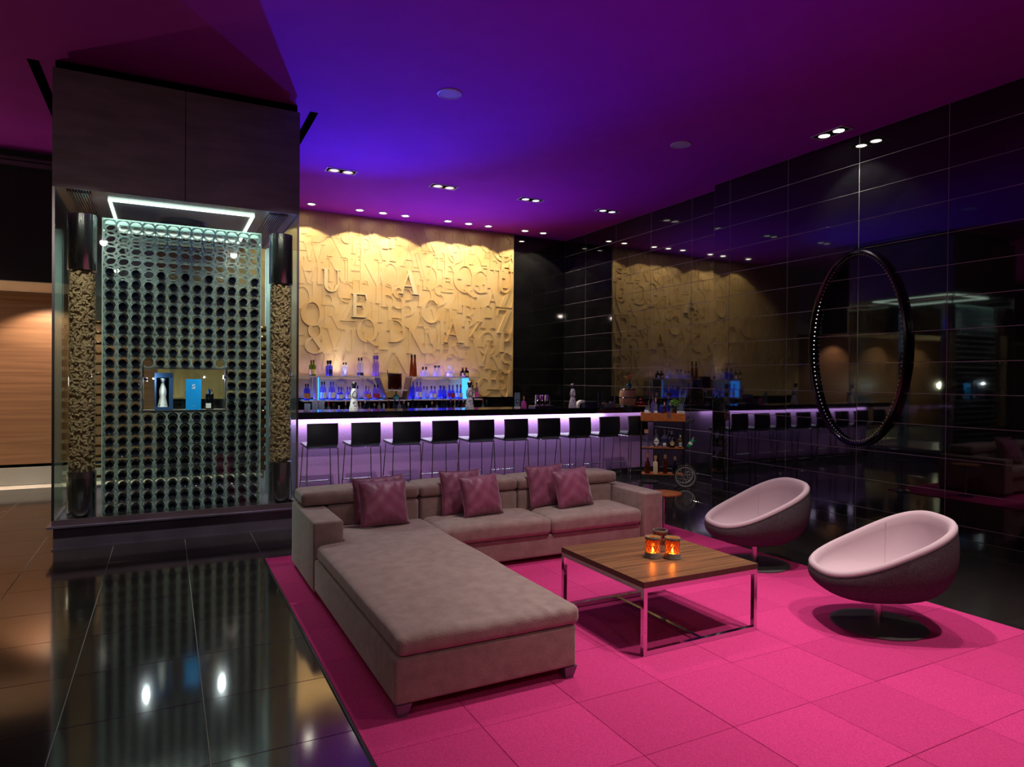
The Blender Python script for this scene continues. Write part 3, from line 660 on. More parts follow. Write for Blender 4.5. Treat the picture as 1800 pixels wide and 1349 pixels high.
MB().lathe([(.013, .16), (.013, .185), (.02, .187), (.022, .205), (.012, .215), (0, .216)], 14).tube([(.02, -.01, .205), (.035, -.012, .18), (.038, -.012, .155)], .003, 6).build('stopper', chrome, b, 40)
MB().box(-.036, .012, -.0335, -.0322, .015, .065).build('label', LAB['white'], b)
MB().lathe([(0, -.0337), (.01, -.0335), (.01, -.0322)], 12, ax='Y', c=(-.012, 0, .115), cap=False).build('medallion', CAP['silver'], b)

# ------------------------------------------------------------------ bar
BX0, BX1, BT = 1.30, XF - .004, 1.163
bar = thing('bar_counter', 'long bar with black granite top and violet felt front lit from under the edge', 'bar counter', (4.3, 8.7, 0))
def bb(mb, name, mats, smooth=None, parent=None):
    mb.v = [(x - 4.3, y - 8.7, z) for x, y, z in mb.v]; return mb.build(name, mats, parent or bar, smooth)
bb(MB().cham(BX0, BX1, 8.45, 9.12, BT - .088, BT, .003), 'countertop', granite)
bb(MB().box(BX0, BX1, 8.95, 9.05, .12, BT - .088), 'front_panel', barcarpet)
bb(MB().box(BX0, BX1, 8.955, 9.05, 0, .12), 'plinth', steel)
bb(MB().box(BX0, BX1, 9.05, 9.09, 0, BT - .088), 'rear_panel', blackm)
bb(MB().box(BX0 + .05, BX1 - .05, 8.88, 8.92, BT - .094, BT - .0885), 'light_strip', led_w)
bk = thing('back_counter', 'black back counter along the gold wall carrying the spirit bottles', 'counter', (4.0, 11.2, 0))
MB().cham(-2.6, 3.396, -.55, .62, .86, .90, .003).build('worktop', granite, bk)
MB().box(-2.6, 3.396, -.5, .62, 0, .86).build('base', blackm, bk)

# shelves before the gold wall
sh = thing('back_bar_shelf', 'two-tier pale bottle shelf nearer the wine cabinet, lit blue', 'shelf', (2.75, 11.66, .9), 0, 'back bar shelving')
def shelf(root, spec):
    ox, oy, oz = root.location
    for nm, x0, x1, z0, z1, mt in spec: MB().box(x0 - ox, x1 - ox, 11.50 - oy, YB - .066 - oy, z0 - oz, z1 - oz).build(nm, mt, root)
def slant(root, xt, xb, z0, z1, th=.03):
    ox, oy, oz = root.location
    MB().prism([(xb, z0), (xb + th, z0), (xt + th, z1), (xt, z1)], lambda x, y, d: (x - ox, 11.50 - oy + d, y - oz), .284).build('slanted_side', shelfwood, root)
shelf(sh, [('upper_board', 1.90, 3.39, 1.60, 1.62, shelfm), ('lower_board', 2.03, 3.52, 1.185, 1.205, shelfm), ('upright', 2.255, 2.28, 1.205, 1.60, shelfm), ('foot', 2.1, 2.13, .9, 1.185, blackm), ('foot', 3.4, 3.43, .9, 1.185, blackm)])
slant(sh, 3.33, 3.475, 1.205, 1.60)
MB().box(-.47, -.452, -.155, .120, .31, .695).build('light_strip', led_b, sh)
MB().box(-.70, .74, .08, .10, .3055, .309).build('light_strip', led_b, sh)
s2 = thing('back_bar_shelf', 'two-tier pale bottle shelf nearer the black tiles, lit blue', 'shelf', (4.55, 11.66, .9), 0, 'back bar shelving')
shelf(s2, [('upper_board', 3.92, 5.30, 1.605, 1.625, shelfm), ('lower_board', 3.85, 5.36, 1.19, 1.21, shelfm), ('upright', 5.07, 5.095, 1.21, 1.605, shelfm), ('foot', 3.95, 3.98, .9, 1.19, blackm), ('foot', 4.97, 5.0, .9, 1.19, blackm)])
slant(s2, 3.92, 3.845, 1.21, 1.605)
MB().box(.498, .516, -.155, .120, .315, .70).build('light_strip', led_b, s2)
MB().box(-.66, .50, .08, .10, .3105, .314).build('light_strip', led_b, s2)
s3 = thing('center_shelf', 'short pale shelf between the two lit bottle shelves under the ice bucket', 'shelf', (3.69, 11.66, .9))
shelf(s3, [('board', 3.512, 3.868, 1.365, 1.385, shelfm), ('board', 3.535, 3.84, 1.185, 1.205, shelfm), ('foot', 3.6, 3.62, .9, 1.185, blackm), ('foot', 3.76, 3.78, .9, 1.185, blackm)])

# bottle makers -------------------------------------------------------
PROF = {
 'tall':   lambda h, r: [(0, 0), (r * .9, 0), (r, .01), (r, .62 * h), (r * .8, .68 * h), (r * .36, .76 * h), (r * .34, .90 * h)],
 'round':  lambda h, r: [(0, 0), (r * .8, 0), (r, .05 * h), (r, .45 * h), (r * .75, .58 * h), (r * .34, .66 * h), (r * .32, .86 * h)],
 'squat':  lambda h, r: [(0, 0), (r * .9, 0), (r, .04 * h), (r * .98, .40 * h), (r * .6, .56 * h), (r * .28, .64 * h), (r * .26, .80 * h)],
 'taper':  lambda h, r: [(0, 0), (r, 0), (r, .02 * h), (r * .8, .40 * h), (r * .48, .72 * h), (r * .42, .92 * h)],
 'square': lambda h, r: [(0, 0), (r * 1.2, 0), (r * 1.3, .02 * h), (r * 1.3, .60 * h), (r * 1.1, .66 * h), (r * .5, .69 * h), (r * .45, .84 * h)],
 'waist':  lambda h, r: [(0, 0), (r, 0), (r, .03 * h), (r * .7, .30 * h), (r * .95, .52 * h), (r * .5, .72 * h), (r * .55, .90 * h)],
 'cone':   lambda h, r: [(0, 0), (r, 0), (r, .06 * h), (r * .55, .45 * h), (r * .36, .62 * h), (r * .34, .85 * h)]}
def bottle(kind, h, r, col, cap, label, lab, loc, grp=None, name='bottle', wide=1.0, rz=0, cat='bottle', labpos=(.12, .42)):
    t = thing(name, label, cat, loc, rz, grp)
    p = PROF[kind](h, r); n = 4 if kind == 'square' else 14; rot = PI / 4 if kind == 'square' else 0
    MB().lathe(p, n, rot=rot, cap=False).build('glass_body', GB[col], t, 40)
    rr = p[-1][0] * 1.12 * wide; z = p[-1][1]
    if kind == 'round' and cap == 'ball': pass
    MB().lathe([(rr * .9, z - .12 * h * .5), (rr, z - .1 * h * .5), (rr, h), (0, h)], 12).build('stopper', CAP[cap], t, 40)
    if lab:
        a, bq = labpos[0] * h, labpos[1] * h
        if kind == 'square':
            MB().box(-r * .7, r * .7, -r * .95, -r * .925, a, bq).build('label', LAB[lab], t)
        else:
            rl_ = r * 1.012; vs = []; k = 8
            for zz in (a, bq):
                for i in range(k + 1):
                    an = -PI / 2 + (-.5 + i / k) * 2.2; vs.append((rl_ * math.cos(an), rl_ * math.sin(an), zz))
            MB().add(vs, [(i, i + 1, k + 2 + i, k + 1 + i) for i in range(k)]).build('label', LAB[lab], t, 60)
    return t
def PAIR(kind, h, r, col, cap, label, lab, loc, grp, **kw):
    a = bottle(kind, h, r, col, cap, label + ', front one', lab, (loc[0], 11.56, loc[2]), grp, **kw)
    kids = [(k, list(k.children)) for k in a.children]
    b = a.copy(); COL.objects.link(b); b.location = (loc[0] - .012, 11.70, loc[2]); b['label'] = label + ', rear one'
    for k, _ in kids:
        q = k.copy(); COL.objects.link(q); q.parent = b
UP = 'bottles on the upper back bar shelves'; LO = 'bottles on the lower back bar shelves'
B = bottle; YS = 11.62
PAIR('tall', .27, .040, 'green', 'brown', 'olive green bottle with brown cap, upper back bar shelf nearest the cabinet', 'cream', (2.22, YS, 1.62), UP)
PAIR('square', .27, .036, 'blue', 'black', 'square deep blue bottle with wide black stopper on the upper back bar shelf', 'navy', (2.50, YS, 1.62), UP, wide=1.3)
PAIR('tall', .24, .036, 'clear', 'black', 'clear bottle with small black cap between blue and tall bottles, upper shelf', None, (2.77, YS, 1.62), UP)
PAIR('tall', .33, .038, 'clear', 'black', 'tall clear bottle with black cap and low navy label on upper shelf', 'navy', (3.04, YS, 1.62), UP, labpos=(.05, .2))
PAIR('waist', .37, .042, 'violet', 'violet', 'tall waisted lilac glass bottle at the slanted end of the upper shelf', None, (3.32, YS, 1.62), UP)
PAIR('taper', .40, .042, 'amber', 'black', 'tallest slim amber bottle starting the upper shelf past the ice bucket', None, (4.02, YS, 1.625), UP)
PAIR('squat', .18, .060, 'clear', 'black', 'squat clear bottle with black cross-shaped stopper on the upper shelf', None, (4.24, YS, 1.625), UP)
PAIR('cone', .21, .062, 'clear', 'silver', 'squat conical clear bottle with pale stopper, middle of the upper shelf', None, (4.48, YS, 1.625), UP, wide=1.3)
PAIR('squat', .21, .062, 'clear', 'white', 'squat clear bottle with round white stopper and dark medallion on upper shelf', 'white', (4.76, YS, 1.625), UP, wide=1.4, labpos=(.12, .3))
PAIR('square', .18, .042, 'dark', 'brown', 'square black bottle with round cream label ending the upper shelf', 'cream', (5.04, YS, 1.625), UP)
low = [(2.13, .28, .036, 'tall', 'blue', 'black', 'orange', 'blue bottle with orange label outside the glowing upright of the lower shelf'),
 (2.40, .32, .036, 'tall', 'violet', 'black', 'white', 'tall lilac bottle with dark cap, first inside the glowing upright, lower shelf'),
 (2.55, .32, .037, 'tall', 'violet', 'violet', 'white', 'tall lilac bottle with violet cap, second inside the glowing upright, lower shelf'),
 (2.69, .23, .040, 'squat', 'blue', 'violet', 'white', 'short round blue bottle with violet stopper and white label on lower shelf'),
 (2.84, .23, .036, 'round', 'violet', 'violet', 'white', 'short lilac bottle beside the short round blue one on the lower shelf'),
 (2.99, .25, .036, 'round', 'clear', 'black', None, 'clear short bottle with black cap behind the first patterned ceramic bottle'),
 (3.17, .25, .040, 'round', 'violet', 'cork', 'orange', 'round lilac bottle with amber oval label near the slanted shelf side'),
 (3.33, .27, .038, 'tall', 'violet', 'black', 'red', 'lilac bottle with red and white label against the slanted shelf side'),
 (3.99, .33, .034, 'tall', 'blue', 'violet', None, 'tall slim blue bottle, first past the central pedestal, lower shelf'),
 (4.13, .32, .035, 'tall', 'violet', 'violet', 'white', 'tall slim lilac bottle, second past the central pedestal, lower shelf'),
 (4.26, .24, .040, 'squat', 'clear', 'violet', None, 'short clear bottle with cyan glow, third past the central pedestal'),
 (4.41, .24, .040, 'round', 'violet', 'brown', 'white', 'short lilac bottle with brown stopper, fourth past the central pedestal'),
 (4.59, .25, .042, 'square', 'blue', 'violet', None, 'square bright blue bottle in the middle of the second lower shelf'),
 (4.77, .26, .042, 'round', 'blue', 'violet', 'red', 'round blue bottle with small red label on the second lower shelf'),
 (4.93, .27, .042, 'cone', 'blue', 'red', 'white', 'conical blue bottle with red stopper and white label, lower shelf'),
 (5.18, .26, .036, 'tall', 'clear', 'black', 'white', 'clear bottle with white label outside the far glowing upright'),
 (5.29, .31, .034, 'tall', 'violet', 'violet', 'pink', 'lilac bottle with magenta label at the very end of the lower shelf')]
for x, h, r, k, c, cp, lb, lab in low:
    z = 1.205 if x < 3.7 else 1.21
    (B if 'end of' in lab or 'behind the first' in lab else PAIR)(k, h, r, c, cp, lab, lb, (x, YS if 'end of' in lab else YS, z), LO)
B('squat', .155, .055, 'cyan', 'silver', 'glowing cyan dome-shaped bottle under the central pedestal shelf', None, (3.69, YS, 1.205))
# amber ice bucket on the centre shelf
t = thing('ice_bucket', 'dark amber glass ice bucket on the short centre shelf', 'bucket', (3.67, 11.64, 1.385))
MB().lathe([(0, 0), (.118, 0), (.125, .01), (.125, .285), (.119, .285), (.117, .012), (0, .010)], 24, cap=False).build('amber_glass', G('amber_bucket', (.36, .09, .05), body='#3a0f0c', bodymix=.5), t, 40)
MB().lathe([(.126, .275), (.129, .277), (.129, .292), (.118, .292), (.118, .275)], 24, cap=False).build('metal_rim', blackmetal, t, 40)
MB().tube([(-.10, 0, .02), (-.135, .02, .36)], .006, 6).build('tongs', blackmetal, t, 60)
MB().lathe([(0, .012), (.085, .012), (.07, .05), (.035, .085), (0, .095)], 14).build('ice', CAP['silver'], t, 40)
# row of bottles standing on the back counter
rail = [(2.17, .32, 'red', 'tall'), (2.25, .32, 'red', 'tall'), (2.33, .30, 'red', 'tall'), (2.41, .28, 'brown', 'tall'), (2.50, .24, 'white', 'cone'), (2.61, .31, 'cork', 'round'), (2.85, .29, 'cork', 'tall'), (2.93, .33, 'white', 'tall'), (3.01, .31, 'black', 'round'), (3.09, .27, 'cork', 'tall'), (3.17, .32, 'red', 'tall'), (3.25, .26, 'white', 'cone'), (3.33, .32, 'brown', 'round'), (3.44, .34, 'black', 'tall'), (3.52, .34, 'violet', 'tall'), (3.60, .31, 'cork', 'tall'), (3.68, .28, 'white', 'round'), (3.76, .33, 'black', 'round'), (3.84, .22, 'silver', 'squat'), (3.92, .22, 'silver', 'squat'), (4.01, .23, 'white', 'squat'), (4.11, .29, 'cork', 'tall'), (4.20, .29, 'silver', 'tall'), (4.29, .31, 'black', 'tall'), (4.38, .30, 'silver', 'tall'), (4.46, .34, 'violet', 'round'), (4.54, .34, 'cork', 'round'), (4.62, .33, 'violet', 'tall'), (4.70, .33, 'white', 'tall'), (4.90, .36, 'black', 'round'), (5.09, .33, 'red', 'round'), (5.16, .31, 'green', 'round')]
cols = ['dark', 'dark', 'clear', 'dark', 'amber', 'dark', 'clear', 'dark']
CN = {'violet': 'purple', 'cork': 'cork-topped'}
for i, (x, h, cp, k) in enumerate(rail):
    col = 'clear' if k in ('cone', 'squat') else cols[i % 8]
    if cp == 'white' and k == 'cone': col = 'cream'
    B(k, h - .002, .036, col, cp, '%s bottle with %s pourer standing on the back counter, %s from the cabinet' % ({'dark': 'dark', 'clear': 'clear', 'amber': 'amber', 'cream': 'cream conical'}[col], CN.get(cp, cp), (ORD + ['twenty-seventh', 'twenty-eighth', 'twenty-ninth', 'thirtieth', 'thirty-first', 'thirty-second'])[i]), 'white' if i % 3 == 0 else None, (x, 10.9, .9), 'speed rail bottles on the back counter')

# things on the bar top ------------------------------------------------
def ceramic(loc, label, s=1.0):
    t = thing('ceramic_bottle', label, 'bottle', loc, 0, 'hand-painted ceramic bottles on the bar')
    P = [(0, 0), (.062, 0), (.064, .006), (.052, .085), (.036, .15), (.034, .158), (.042, .18), (.047, .205), (.043, .24), (.03, .275), (.022, .295)]
    MB().lathe([(r * s, z * s) for r, z in P], 28).build('ceramic_body', cer, t, 40)
    MB().lathe([(.021 * s, .295 * s), (.024 * s, .30 * s), (.024 * s, .322 * s), (.016 * s, .325 * s)], 16).build('neck_band', inkm, t, 40)
    st = MB().lathe([(.016 * s, .322 * s), (.03 * s, .332 * s), (.036 * s, .352 * s), (.028 * s, .374 * s), (0, .384 * s)], 18).build('stopper', CAP['silver'], t, 40)
    def ron(z):
        for (r0, z0), (r1, z1) in zip(P[:-1], P[1:]):
            if z0 <= z <= z1 and z1 > z0: return r0 + (r1 - r0) * (z - z0) / (z1 - z0)
        return .03
    def paint(pts, w=.0042, closed=False):
        q = []
        for a, z in pts: rr = (ron(z) + .0008) * s; q.append((rr * math.sin(a), -rr * math.cos(a), z * s))
        return q, w * s, closed
    strokes = []
    for a0 in (0, 2.1, 4.2):
        strokes.append(paint([(a0 + .62 * math.cos(q) * (1 - .35 * math.sin(q)), .215 + .045 * math.sin(q)) for q in [2 * PI * i / 16 for i in range(16)]], closed=True))
        strokes.append(paint([(a0 + .55 * math.cos(q), .105 + .012 * math.sin(q)) for q in [PI * (.2 + 1.3 * i / 8) for i in range(9)]]))
        strokes.append(paint([(a0 + .2 + .5 * math.cos(q), .078 + .014 * math.sin(q)) for q in [PI * (-.8 + 1.3 * i / 8) for i in range(9)]]))
    mb = MB()
    for q, wdt, cl in strokes: mb.tube(q, wdt, 5, cl)
    for a in range(8):
        rr = ron(.03) * s; mb.lathe([(0, .026 * s), (.005 * s, .028 * s), (.005 * s, .034 * s), (0, .036 * s)], 6, c=(rr * math.sin(a * .785), -rr * math.cos(a * .785), 0))
    mb.build('painted_swirls', inkm, t, 60, kind='stuff')
    return t
YC = 8.66
ceramic((2.18, YC, BT), 'patterned white ceramic bottle on the bar top nearest the wine cabinet')
ceramic((3.83, YC, BT), 'patterned white ceramic bottle on the bar top before the second lit shelf', 1.04)
ceramic((5.57, YC, BT), 'patterned white ceramic bottle on the bar top against the black tiles', .98)
for k, x in enumerate((1.60, 1.70, 1.79)):
    t = thing('tumbler', 'clear stemless glass at the cabinet end of the bar, %s from the cabinet' % ORD[k], 'glass', (x, 8.72 + .03 * k, BT), 0, 'glasses at the end of the bar')
    MB().lathe([(0, 0), (.03, 0), (.038, .02), (.04, .10 + .02 * k), (.037, .10 + .02 * k), (.034, .02), (0, .012)], 16, cap=False).build('glass_body', GB['clear'], t, 40)
t = thing('menu_stand', 'upright clear acrylic menu stand on the bar beside the gold panel end', 'menu stand', (4.60, YC, BT))
MB().box(-.043, .043, -.02, .02, 0, .022).build('base', white, t)
MB().box(-.043, .043, -.004, .004, .022, .232).build('acrylic_plate', G('acrylic_sign', (.7, .78, .8), body='#9fb2b8', bodymix=.35), t)
MB().box(-.024, .024, -.0055, -.0042, .08, .13).box(-.014, .014, -.0065, -.0056, .092, .118, 1).build('printed_square', [LAB['navy'], M('pale_print', '#8fa3ad', .5)], t)
B('squat', .175, .042, 'pink', 'cork', 'small pink glass bottle with pale stopper on the bar beside the menu stand', None, (4.71, YC, BT), cat='bottle')
t = thing('bar_mat', 'flat steel-edged bar mat carrying the shaker tins', 'mat', (5.03, YC + .02, BT))
MB().cham(-.17, .17, -.10, .10, 0, .012, .003).build('mat', schrome, t); MB().cham(-.17, .17, -.10, .10, .018, .034, .003).build('mat_top', schrome, t); MB().box(-.15, .15, -.08, .08, .012, .018).build('spacer', blackm, t)
for k, x in enumerate((4.955, 5.035, 5.125)):
    t = thing('shaker_tin', 'upturned polished cocktail shaker tin on the bar mat, %s from the cabinet side' % ORD[k], 'shaker', (x, YC + .02, BT + .034), 0, 'shaker tins')
    MB().lathe([(.044, 0), (.045, .004), (.034, .155), (.028, .162), (0, .162)], 20).build('cup', chrome, t, 40); MB().lathe([(.0455, 0), (.047, .003), (.0455, .008)], 20, cap=False).build('rolled_rim', schrome, t, 40)
t = thing('napkin_holder', 'white curved napkin holder lying on the bar past the ceramic bottle', 'holder', (5.80, 8.80, BT))
cv = MB()
for i in range(8):
    a, b_ = PI * i / 8 * .62, PI * (i + 1) / 8 * .62; R0, R1 = .105, .07
    cv.prism([(R0 * -math.cos(a), R0 * math.sin(a)), (R0 * -math.cos(b_), R0 * math.sin(b_)), (R1 * -math.cos(b_), R1 * math.sin(b_)), (R1 * -math.cos(a), R1 * math.sin(a))], lambda x, y, d: (x + .03, d - .04, y), .08)
cv.build('curved_plate', white, t); MB().box(.07, .30, -.05, .05, 0, .085).build('box', M('navy_case', '#15132e', .4), t)
t = thing('wristwatch_stand', 'small dark tray with a round silver-ringed dial on the bar', 'tray', (6.16, YC, BT))
rg = MB(); rg.tube([(.034 * math.cos(a), 0, .045 + .034 * math.sin(a)) for a in [2 * PI * i / 20 for i in range(20)]], .008, 8, True); rg.build('ring', chrome, t, 60)
MB().box(.045, .20, -.03, .03, 0, .05).build('tray', dsteel, t); MB().box(.11, .19, -.02, .02, .05, .085).build('upper_tray', dsteel, t)
t = thing('glass_vase', 'tall empty clear glass cylinder on the bar behind the small dark tray', 'vase', (6.28, 8.95, BT))
MB().lathe([(0, 0), (.04, 0), (.04, .22), (.037, .22), (.036, .01), (0, .01)], 18, cap=False).build('glass_body', G('dim_glass', (.8, .82, .85), body='#30343c', bodymix=.15), t, 40)
# wooden barrel, vase of flowers, red bowl
t = thing('wooden_barrel', 'small pale oak barrel with metal hoops standing on the bar end', 'barrel', (6.67, 8.72, BT))
n = 16
for i in range(n):
    a0, a1 = 2 * PI * i / n + .012, 2 * PI * (i + 1) / n - .012; mb = MB(); vs = []
    ZZ = [0, .07, .145, .22, .29]; RRr = [.118, .134, .14, .134, .118]
    for z, r in zip(ZZ, RRr):
        for rr in (r, r - .012):
            for a in (a0, a1): vs.append((rr * math.cos(a), rr * math.sin(a), z))
    fs = []
    for k in range(4):
        o = 4 * k; fs += [(o, o + 1, o + 5, o + 4), (o + 2, o + 6, o + 7, o + 3), (o, o + 4, o + 6, o + 2), (o + 1, o + 3, o + 7, o + 5)]
    fs += [(0, 2, 3, 1), (16, 17, 19, 18)]
    mb.add(vs, fs).build('stave', oak, t)
MB().lathe([(0, .276), (.108, .276), (.108, .284), (0, .284)], 20).lathe([(0, .004), (.108, .004), (.108, .012), (0, .012)], 20).build('head', oak, t, 40)
for z, r in ((.012, .1225), (.145, .1415), (.278, .1225)):
    MB().lathe([(r - .003, z - .011), (r + .001, z - .011), (r + .001, z + .011), (r - .003, z + .011)], 28, cap=False).build('hoop', schrome, t, 40)
t = thing('flower_vase', 'small blue vase of red flowers on top of the wooden barrel', 'vase', (6.69, 8.72, BT + .29))
MB().lathe([(0, 0), (.03, 0), (.048, .03), (.046, .055), (.024, .085), (.028, .095), (.022, .095), (.018, .085), (0, .08)], 18, cap=False).build('vase', M('blue_glaze', '#23547a', .2), t, 40)
rr = random.Random(5)
for k in range(11):
    a = rr.uniform(0, 6.28); q = rr.uniform(.01, .075); x, y, z = q * math.cos(a) - .02, q * math.sin(a), rr.uniform(.13, .205)
    st = MB().tube([(0, 0, .085), (x * .6, y * .6, .12), (x, y, z)], .0025, 5).build('flower', leafm, t)
    mb = MB()
    for j in range(8):
        b_ = 2 * PI * j / 8; c, s_ = math.cos(b_), math.sin(b_); R = .026
        mb.add([(x, y, z), (x + R * .7 * math.cos(b_ - .35), y + R * .7 * math.sin(b_ - .35), z + .012), (x + R * c, y + R * s_, z + .007), (x + R * .7 * math.cos(b_ + .35), y + R * .7 * math.sin(b_ + .35), z + .012)], [(0, 1, 2, 3)])
    mb.lathe([(0, z - .006), (.011, z), (.007, z + .014), (0, z + .017)], 8, c=(x, y, 0))
    mb.build('bloom', M('petal_red', '#d8303c', .6) if k == 0 else (bpy.data.materials['petal_red'] if k % 3 else leafm), st)
t = thing('serving_board', 'small round wooden board under the red fruit at the bar end', 'board', (6.84, 8.60, BT)); MB().lathe([(.10, 0), (.105, .004), (.105, .014), (.10, .018)], 24).build('board', copper_wood, t, 40)
MB().box(-.17, -.09, -.015, .015, .003, .015).build('handle', copper_wood, t)
for k in range(4):
    a = 2 * PI * k / 3; x, y, z = ((.04 * math.cos(a), .04 * math.sin(a), 0) if k < 3 else (0, 0, .052))
    t = thing('pomegranate', 'dark red fruit on the round board, %s' % ['front of the pile', 'bar side of the pile', 'wall side of the pile', 'topmost of the pile'][k], 'fruit', (6.84 + x, 8.60 + y, BT + .018 + z), 0, 'fruit on the serving board')
    MB().lathe([(0, 0), (.02, .003), (.034, .02), (.035, .04), (.022, .058), (.008, .064), (.009, .074), (.005, .07), (0, .066)], 14).build('fruit_body', clothred, t, 60); MB().lathe([(.0075, .064), (.012, .078), (.009, .078), (.006, .066)], 7, cap=False).build('crown', CAP['brown'], t)

# ------------------------------------------------------------------ bar stools
st = thing('bar_stool', 'x', 'bar stool', (1.664, 8.10, 0), 0, 'black stools along the bar')
prof = [(-.005, 1.045), (-.02, .90), (-.012, .80), (.03, .765), (.40, .775)]
def slab(w, th, pts):
    mb = MB(); vs = []
    off = []
    for i, (y, z) in enumerate(pts):
        a = Vector(pts[max(0, i - 1)]); b_ = Vector(pts[min(len(pts) - 1, i + 1)]); tt = (b_ - a).normalized(); off.append((-tt.y, tt.x))
    for sx in (-1, -.94, .94, 1):
        for sg in (0, 1):
            for (y, z), (oy, oz) in zip(pts, off):
                k = th * (sg - .5) * (.55 if abs(sx) == 1 else 1); vs.append((sx * w / 2, y + oy * k, z + oz * k))
    n = len(pts); fs = []
    for c in range(3):
        for i in range(n - 1):
            a = c * 2 * n + i; b_ = (c + 1) * 2 * n + i
            fs.append((a, a + 1, b_ + 1, b_)); fs.append((a + n, b_ + n, b_ + n + 1, a + n + 1))
        for i in (0, n - 1):
            a = c * 2 * n + i; b_ = (c + 1) * 2 * n + i; fs.append((a, b_, b_ + n, a + n) if i == 0 else (a, a + n, b_ + n, b_))
    for c, fl in ((0, 0), (3, 1)):
        for i in range(n - 1):
            a = c * 2 * n + i; q = (a, a + n, a + n + 1, a + 1); fs.append(q[::-1] if fl else q)
    mb.add(vs, fs); return mb
def fixn(o):
    bm = bmesh.new(); bm.from_mesh(o.data); bmesh.ops.recalc_face_normals(bm, faces=bm.faces); bm.to_mesh(o.data); bm.free(); return o
def arcpts(pts, n=5):
    out = [pts[0]]
    for i in range(1, len(pts) - 1):
        p0, p1, p2 = Vector(pts[i - 1]), Vector(pts[i]), Vector(pts[i + 1]); d = min((p1 - p0).length, (p2 - p1).length) * .45
        a = p1 + (p0 - p1).normalized() * d; b_ = p1 + (p2 - p1).normalized() * d
        for k in range(n + 1):
            q = k / n; out.append(tuple((1 - q) ** 2 * a + 2 * q * (1 - q) * p1 + q * q * b_))
    return out + [pts[-1]]
bp = [(y, z) for _, y, z in arcpts([(0, y, z) for y, z in prof[:4]], 4)]
fixn(slab(.365, .034, bp).build('backrest', leather, st, 50))
fixn(slab(.365, .040, [(.032, .765), (.2, .768), (.395, .775), (.41, .772)]).build('seat', leather, st, 50))
MB().tube(arcpts([(-.18, -.022, .735), (-.172, -.030, .752), (.172, -.030, .752), (.18, -.022, .735)], 4), .0075, 8).tube([(-.165, .0, .742), (-.165, .37, .745)], .0075, 8).tube([(.165, .0, .742), (.165, .37, .745)], .0075, 8).build('seat_frame', chrome, st, 60)
for sx in (-1, 1):
    MB().tube([(sx * .178, -.022, .745), (sx * .20, -.045, .004)], .0075, 8).lathe([(.010, 0), (.010, .006)], 10, c=(sx * .20, -.045, 0)).build('leg', chrome, st, 60)
    MB().tube([(sx * .165, .36, .745), (sx * .20, .42, .004)], .0075, 8).lathe([(.010, 0), (.010, .006)], 10, c=(sx * .20, .42, 0)).build('leg', chrome, st, 60)
def legx(z, x0, x1): return x1 + (x0 - x1) * z / .745
MB().tube([(-legx(.30, .165, .20), .396, .30), (legx(.30, .165, .20), .396, .30)], .0075, 8).build('footrest', chrome, st, 60)
MB().tube([(-legx(.22, .178, .20), -.038, .22), (legx(.22, .178, .20), -.038, .22)], .006, 8).build('stretcher', chrome, st, 60)
for k in range(10):
    lab = 'black leather bar stool on thin chrome legs, %s along the bar from the wine cabinet' % ORD[k]
    x = 1.664 + .5242 * k; rz = math.radians([0, .6, -.5, 1, -.8, .4, 0, -.6, .5, 0][k])
    if k == 0: st['label'] = lab
    else: dup(st, (x, 8.10, 0), rz, lab)

# ------------------------------------------------------------------ pink carpet
rug = thing('pink_rug', 'large bright pink rug of square carpet tiles under the lounge seating', 'rug', (2.83, 3.2, 0))
PT = .515; RX = .77; rng = random.Random(2)
rt = {}
for i in range(8):
    for j in range(-5, 8):
        y0 = 2.215 + PT * j; y1 = min(y0 + PT, 6.14)
        if y1 < 0 or y1 - y0 < .05: continue
        key = round(y1 - y0, 2); d = (y1 - y0) / 2 - .0012; loc = (RX + PT * (i + .5) - 2.83, (y0 + y1) / 2 - 3.2, 0)
        if key not in rt: o = rt[key] = MB().cham(-PT / 2 + .0012, PT / 2 - .0012, -d, d, 0, .009, .002).build('carpet_tile', carpet, rug)
        else: o = copy_part(rt[key])
        o.location = (loc[0], loc[1], rng.uniform(0, .0012)); o.rotation_euler = (0, 0, PI * (i + j) if d > .25 else 0)
MB().box(RX - .012 - 2.83, RX - .001 - 2.83, -3.2, 2.952, 0, .009).build('edge_strip', blackm, rug)
RZ = .010

# ------------------------------------------------------------------ sofa
sofa = thing('corner_sofa', 'taupe velour corner sofa with a long chaise on the pink rug', 'sofa', (.94, 2.96, RZ))
def so(mb, name, mats=fabric, smooth=45, parent=None):
    mb.v = [(x - .94, y - 2.96, z - RZ) for x, y, z in mb.v]; return mb.build(name, mats, parent or sofa, smooth)
def rb(x0, x1, y0, y1, z0, z1, r=.03, n=3, m=(4, 4, 2), fn=None):
    return MB().rbox(((x0 + x1) / 2, (y0 + y1) / 2, (z0 + z1) / 2), ((x1 - x0) / 2, (y1 - y0) / 2, (z1 - z0) / 2), r, n, m, fn)
so(rb(.945, 1.945, 2.965, 4.86, .070, .292, .018), 'chaise_base')
def crown(hx, hy, hz, c, seed, wr=0):
    rg_ = random.Random(seed); ph = [rg_.uniform(0, 6) for _ in range(6)]
    def f(x, y, z):
        k = max(0, 1 - (x / hx) ** 4) * max(0, 1 - (y / hy) ** 4)
        dz = (c * k + .003 * math.sin(7 * x + ph[0]) * math.sin(6 * y + ph[1])) * (1 if z > 0 else .1)
        if wr and z > 0:
            e = math.exp(-((y + hy) / .16) ** 2); dz += wr * e * math.sin(44 * x + 7 * math.sin(5 * x + ph[2]) + 9 * y)
            e2 = math.exp(-((y - hy * .84) / .06) ** 2); dz += wr * 1.2 * e2 * math.sin(38 * y + 4 * math.sin(9 * x + ph[3]))
        return (x, y, z + dz)
    return f
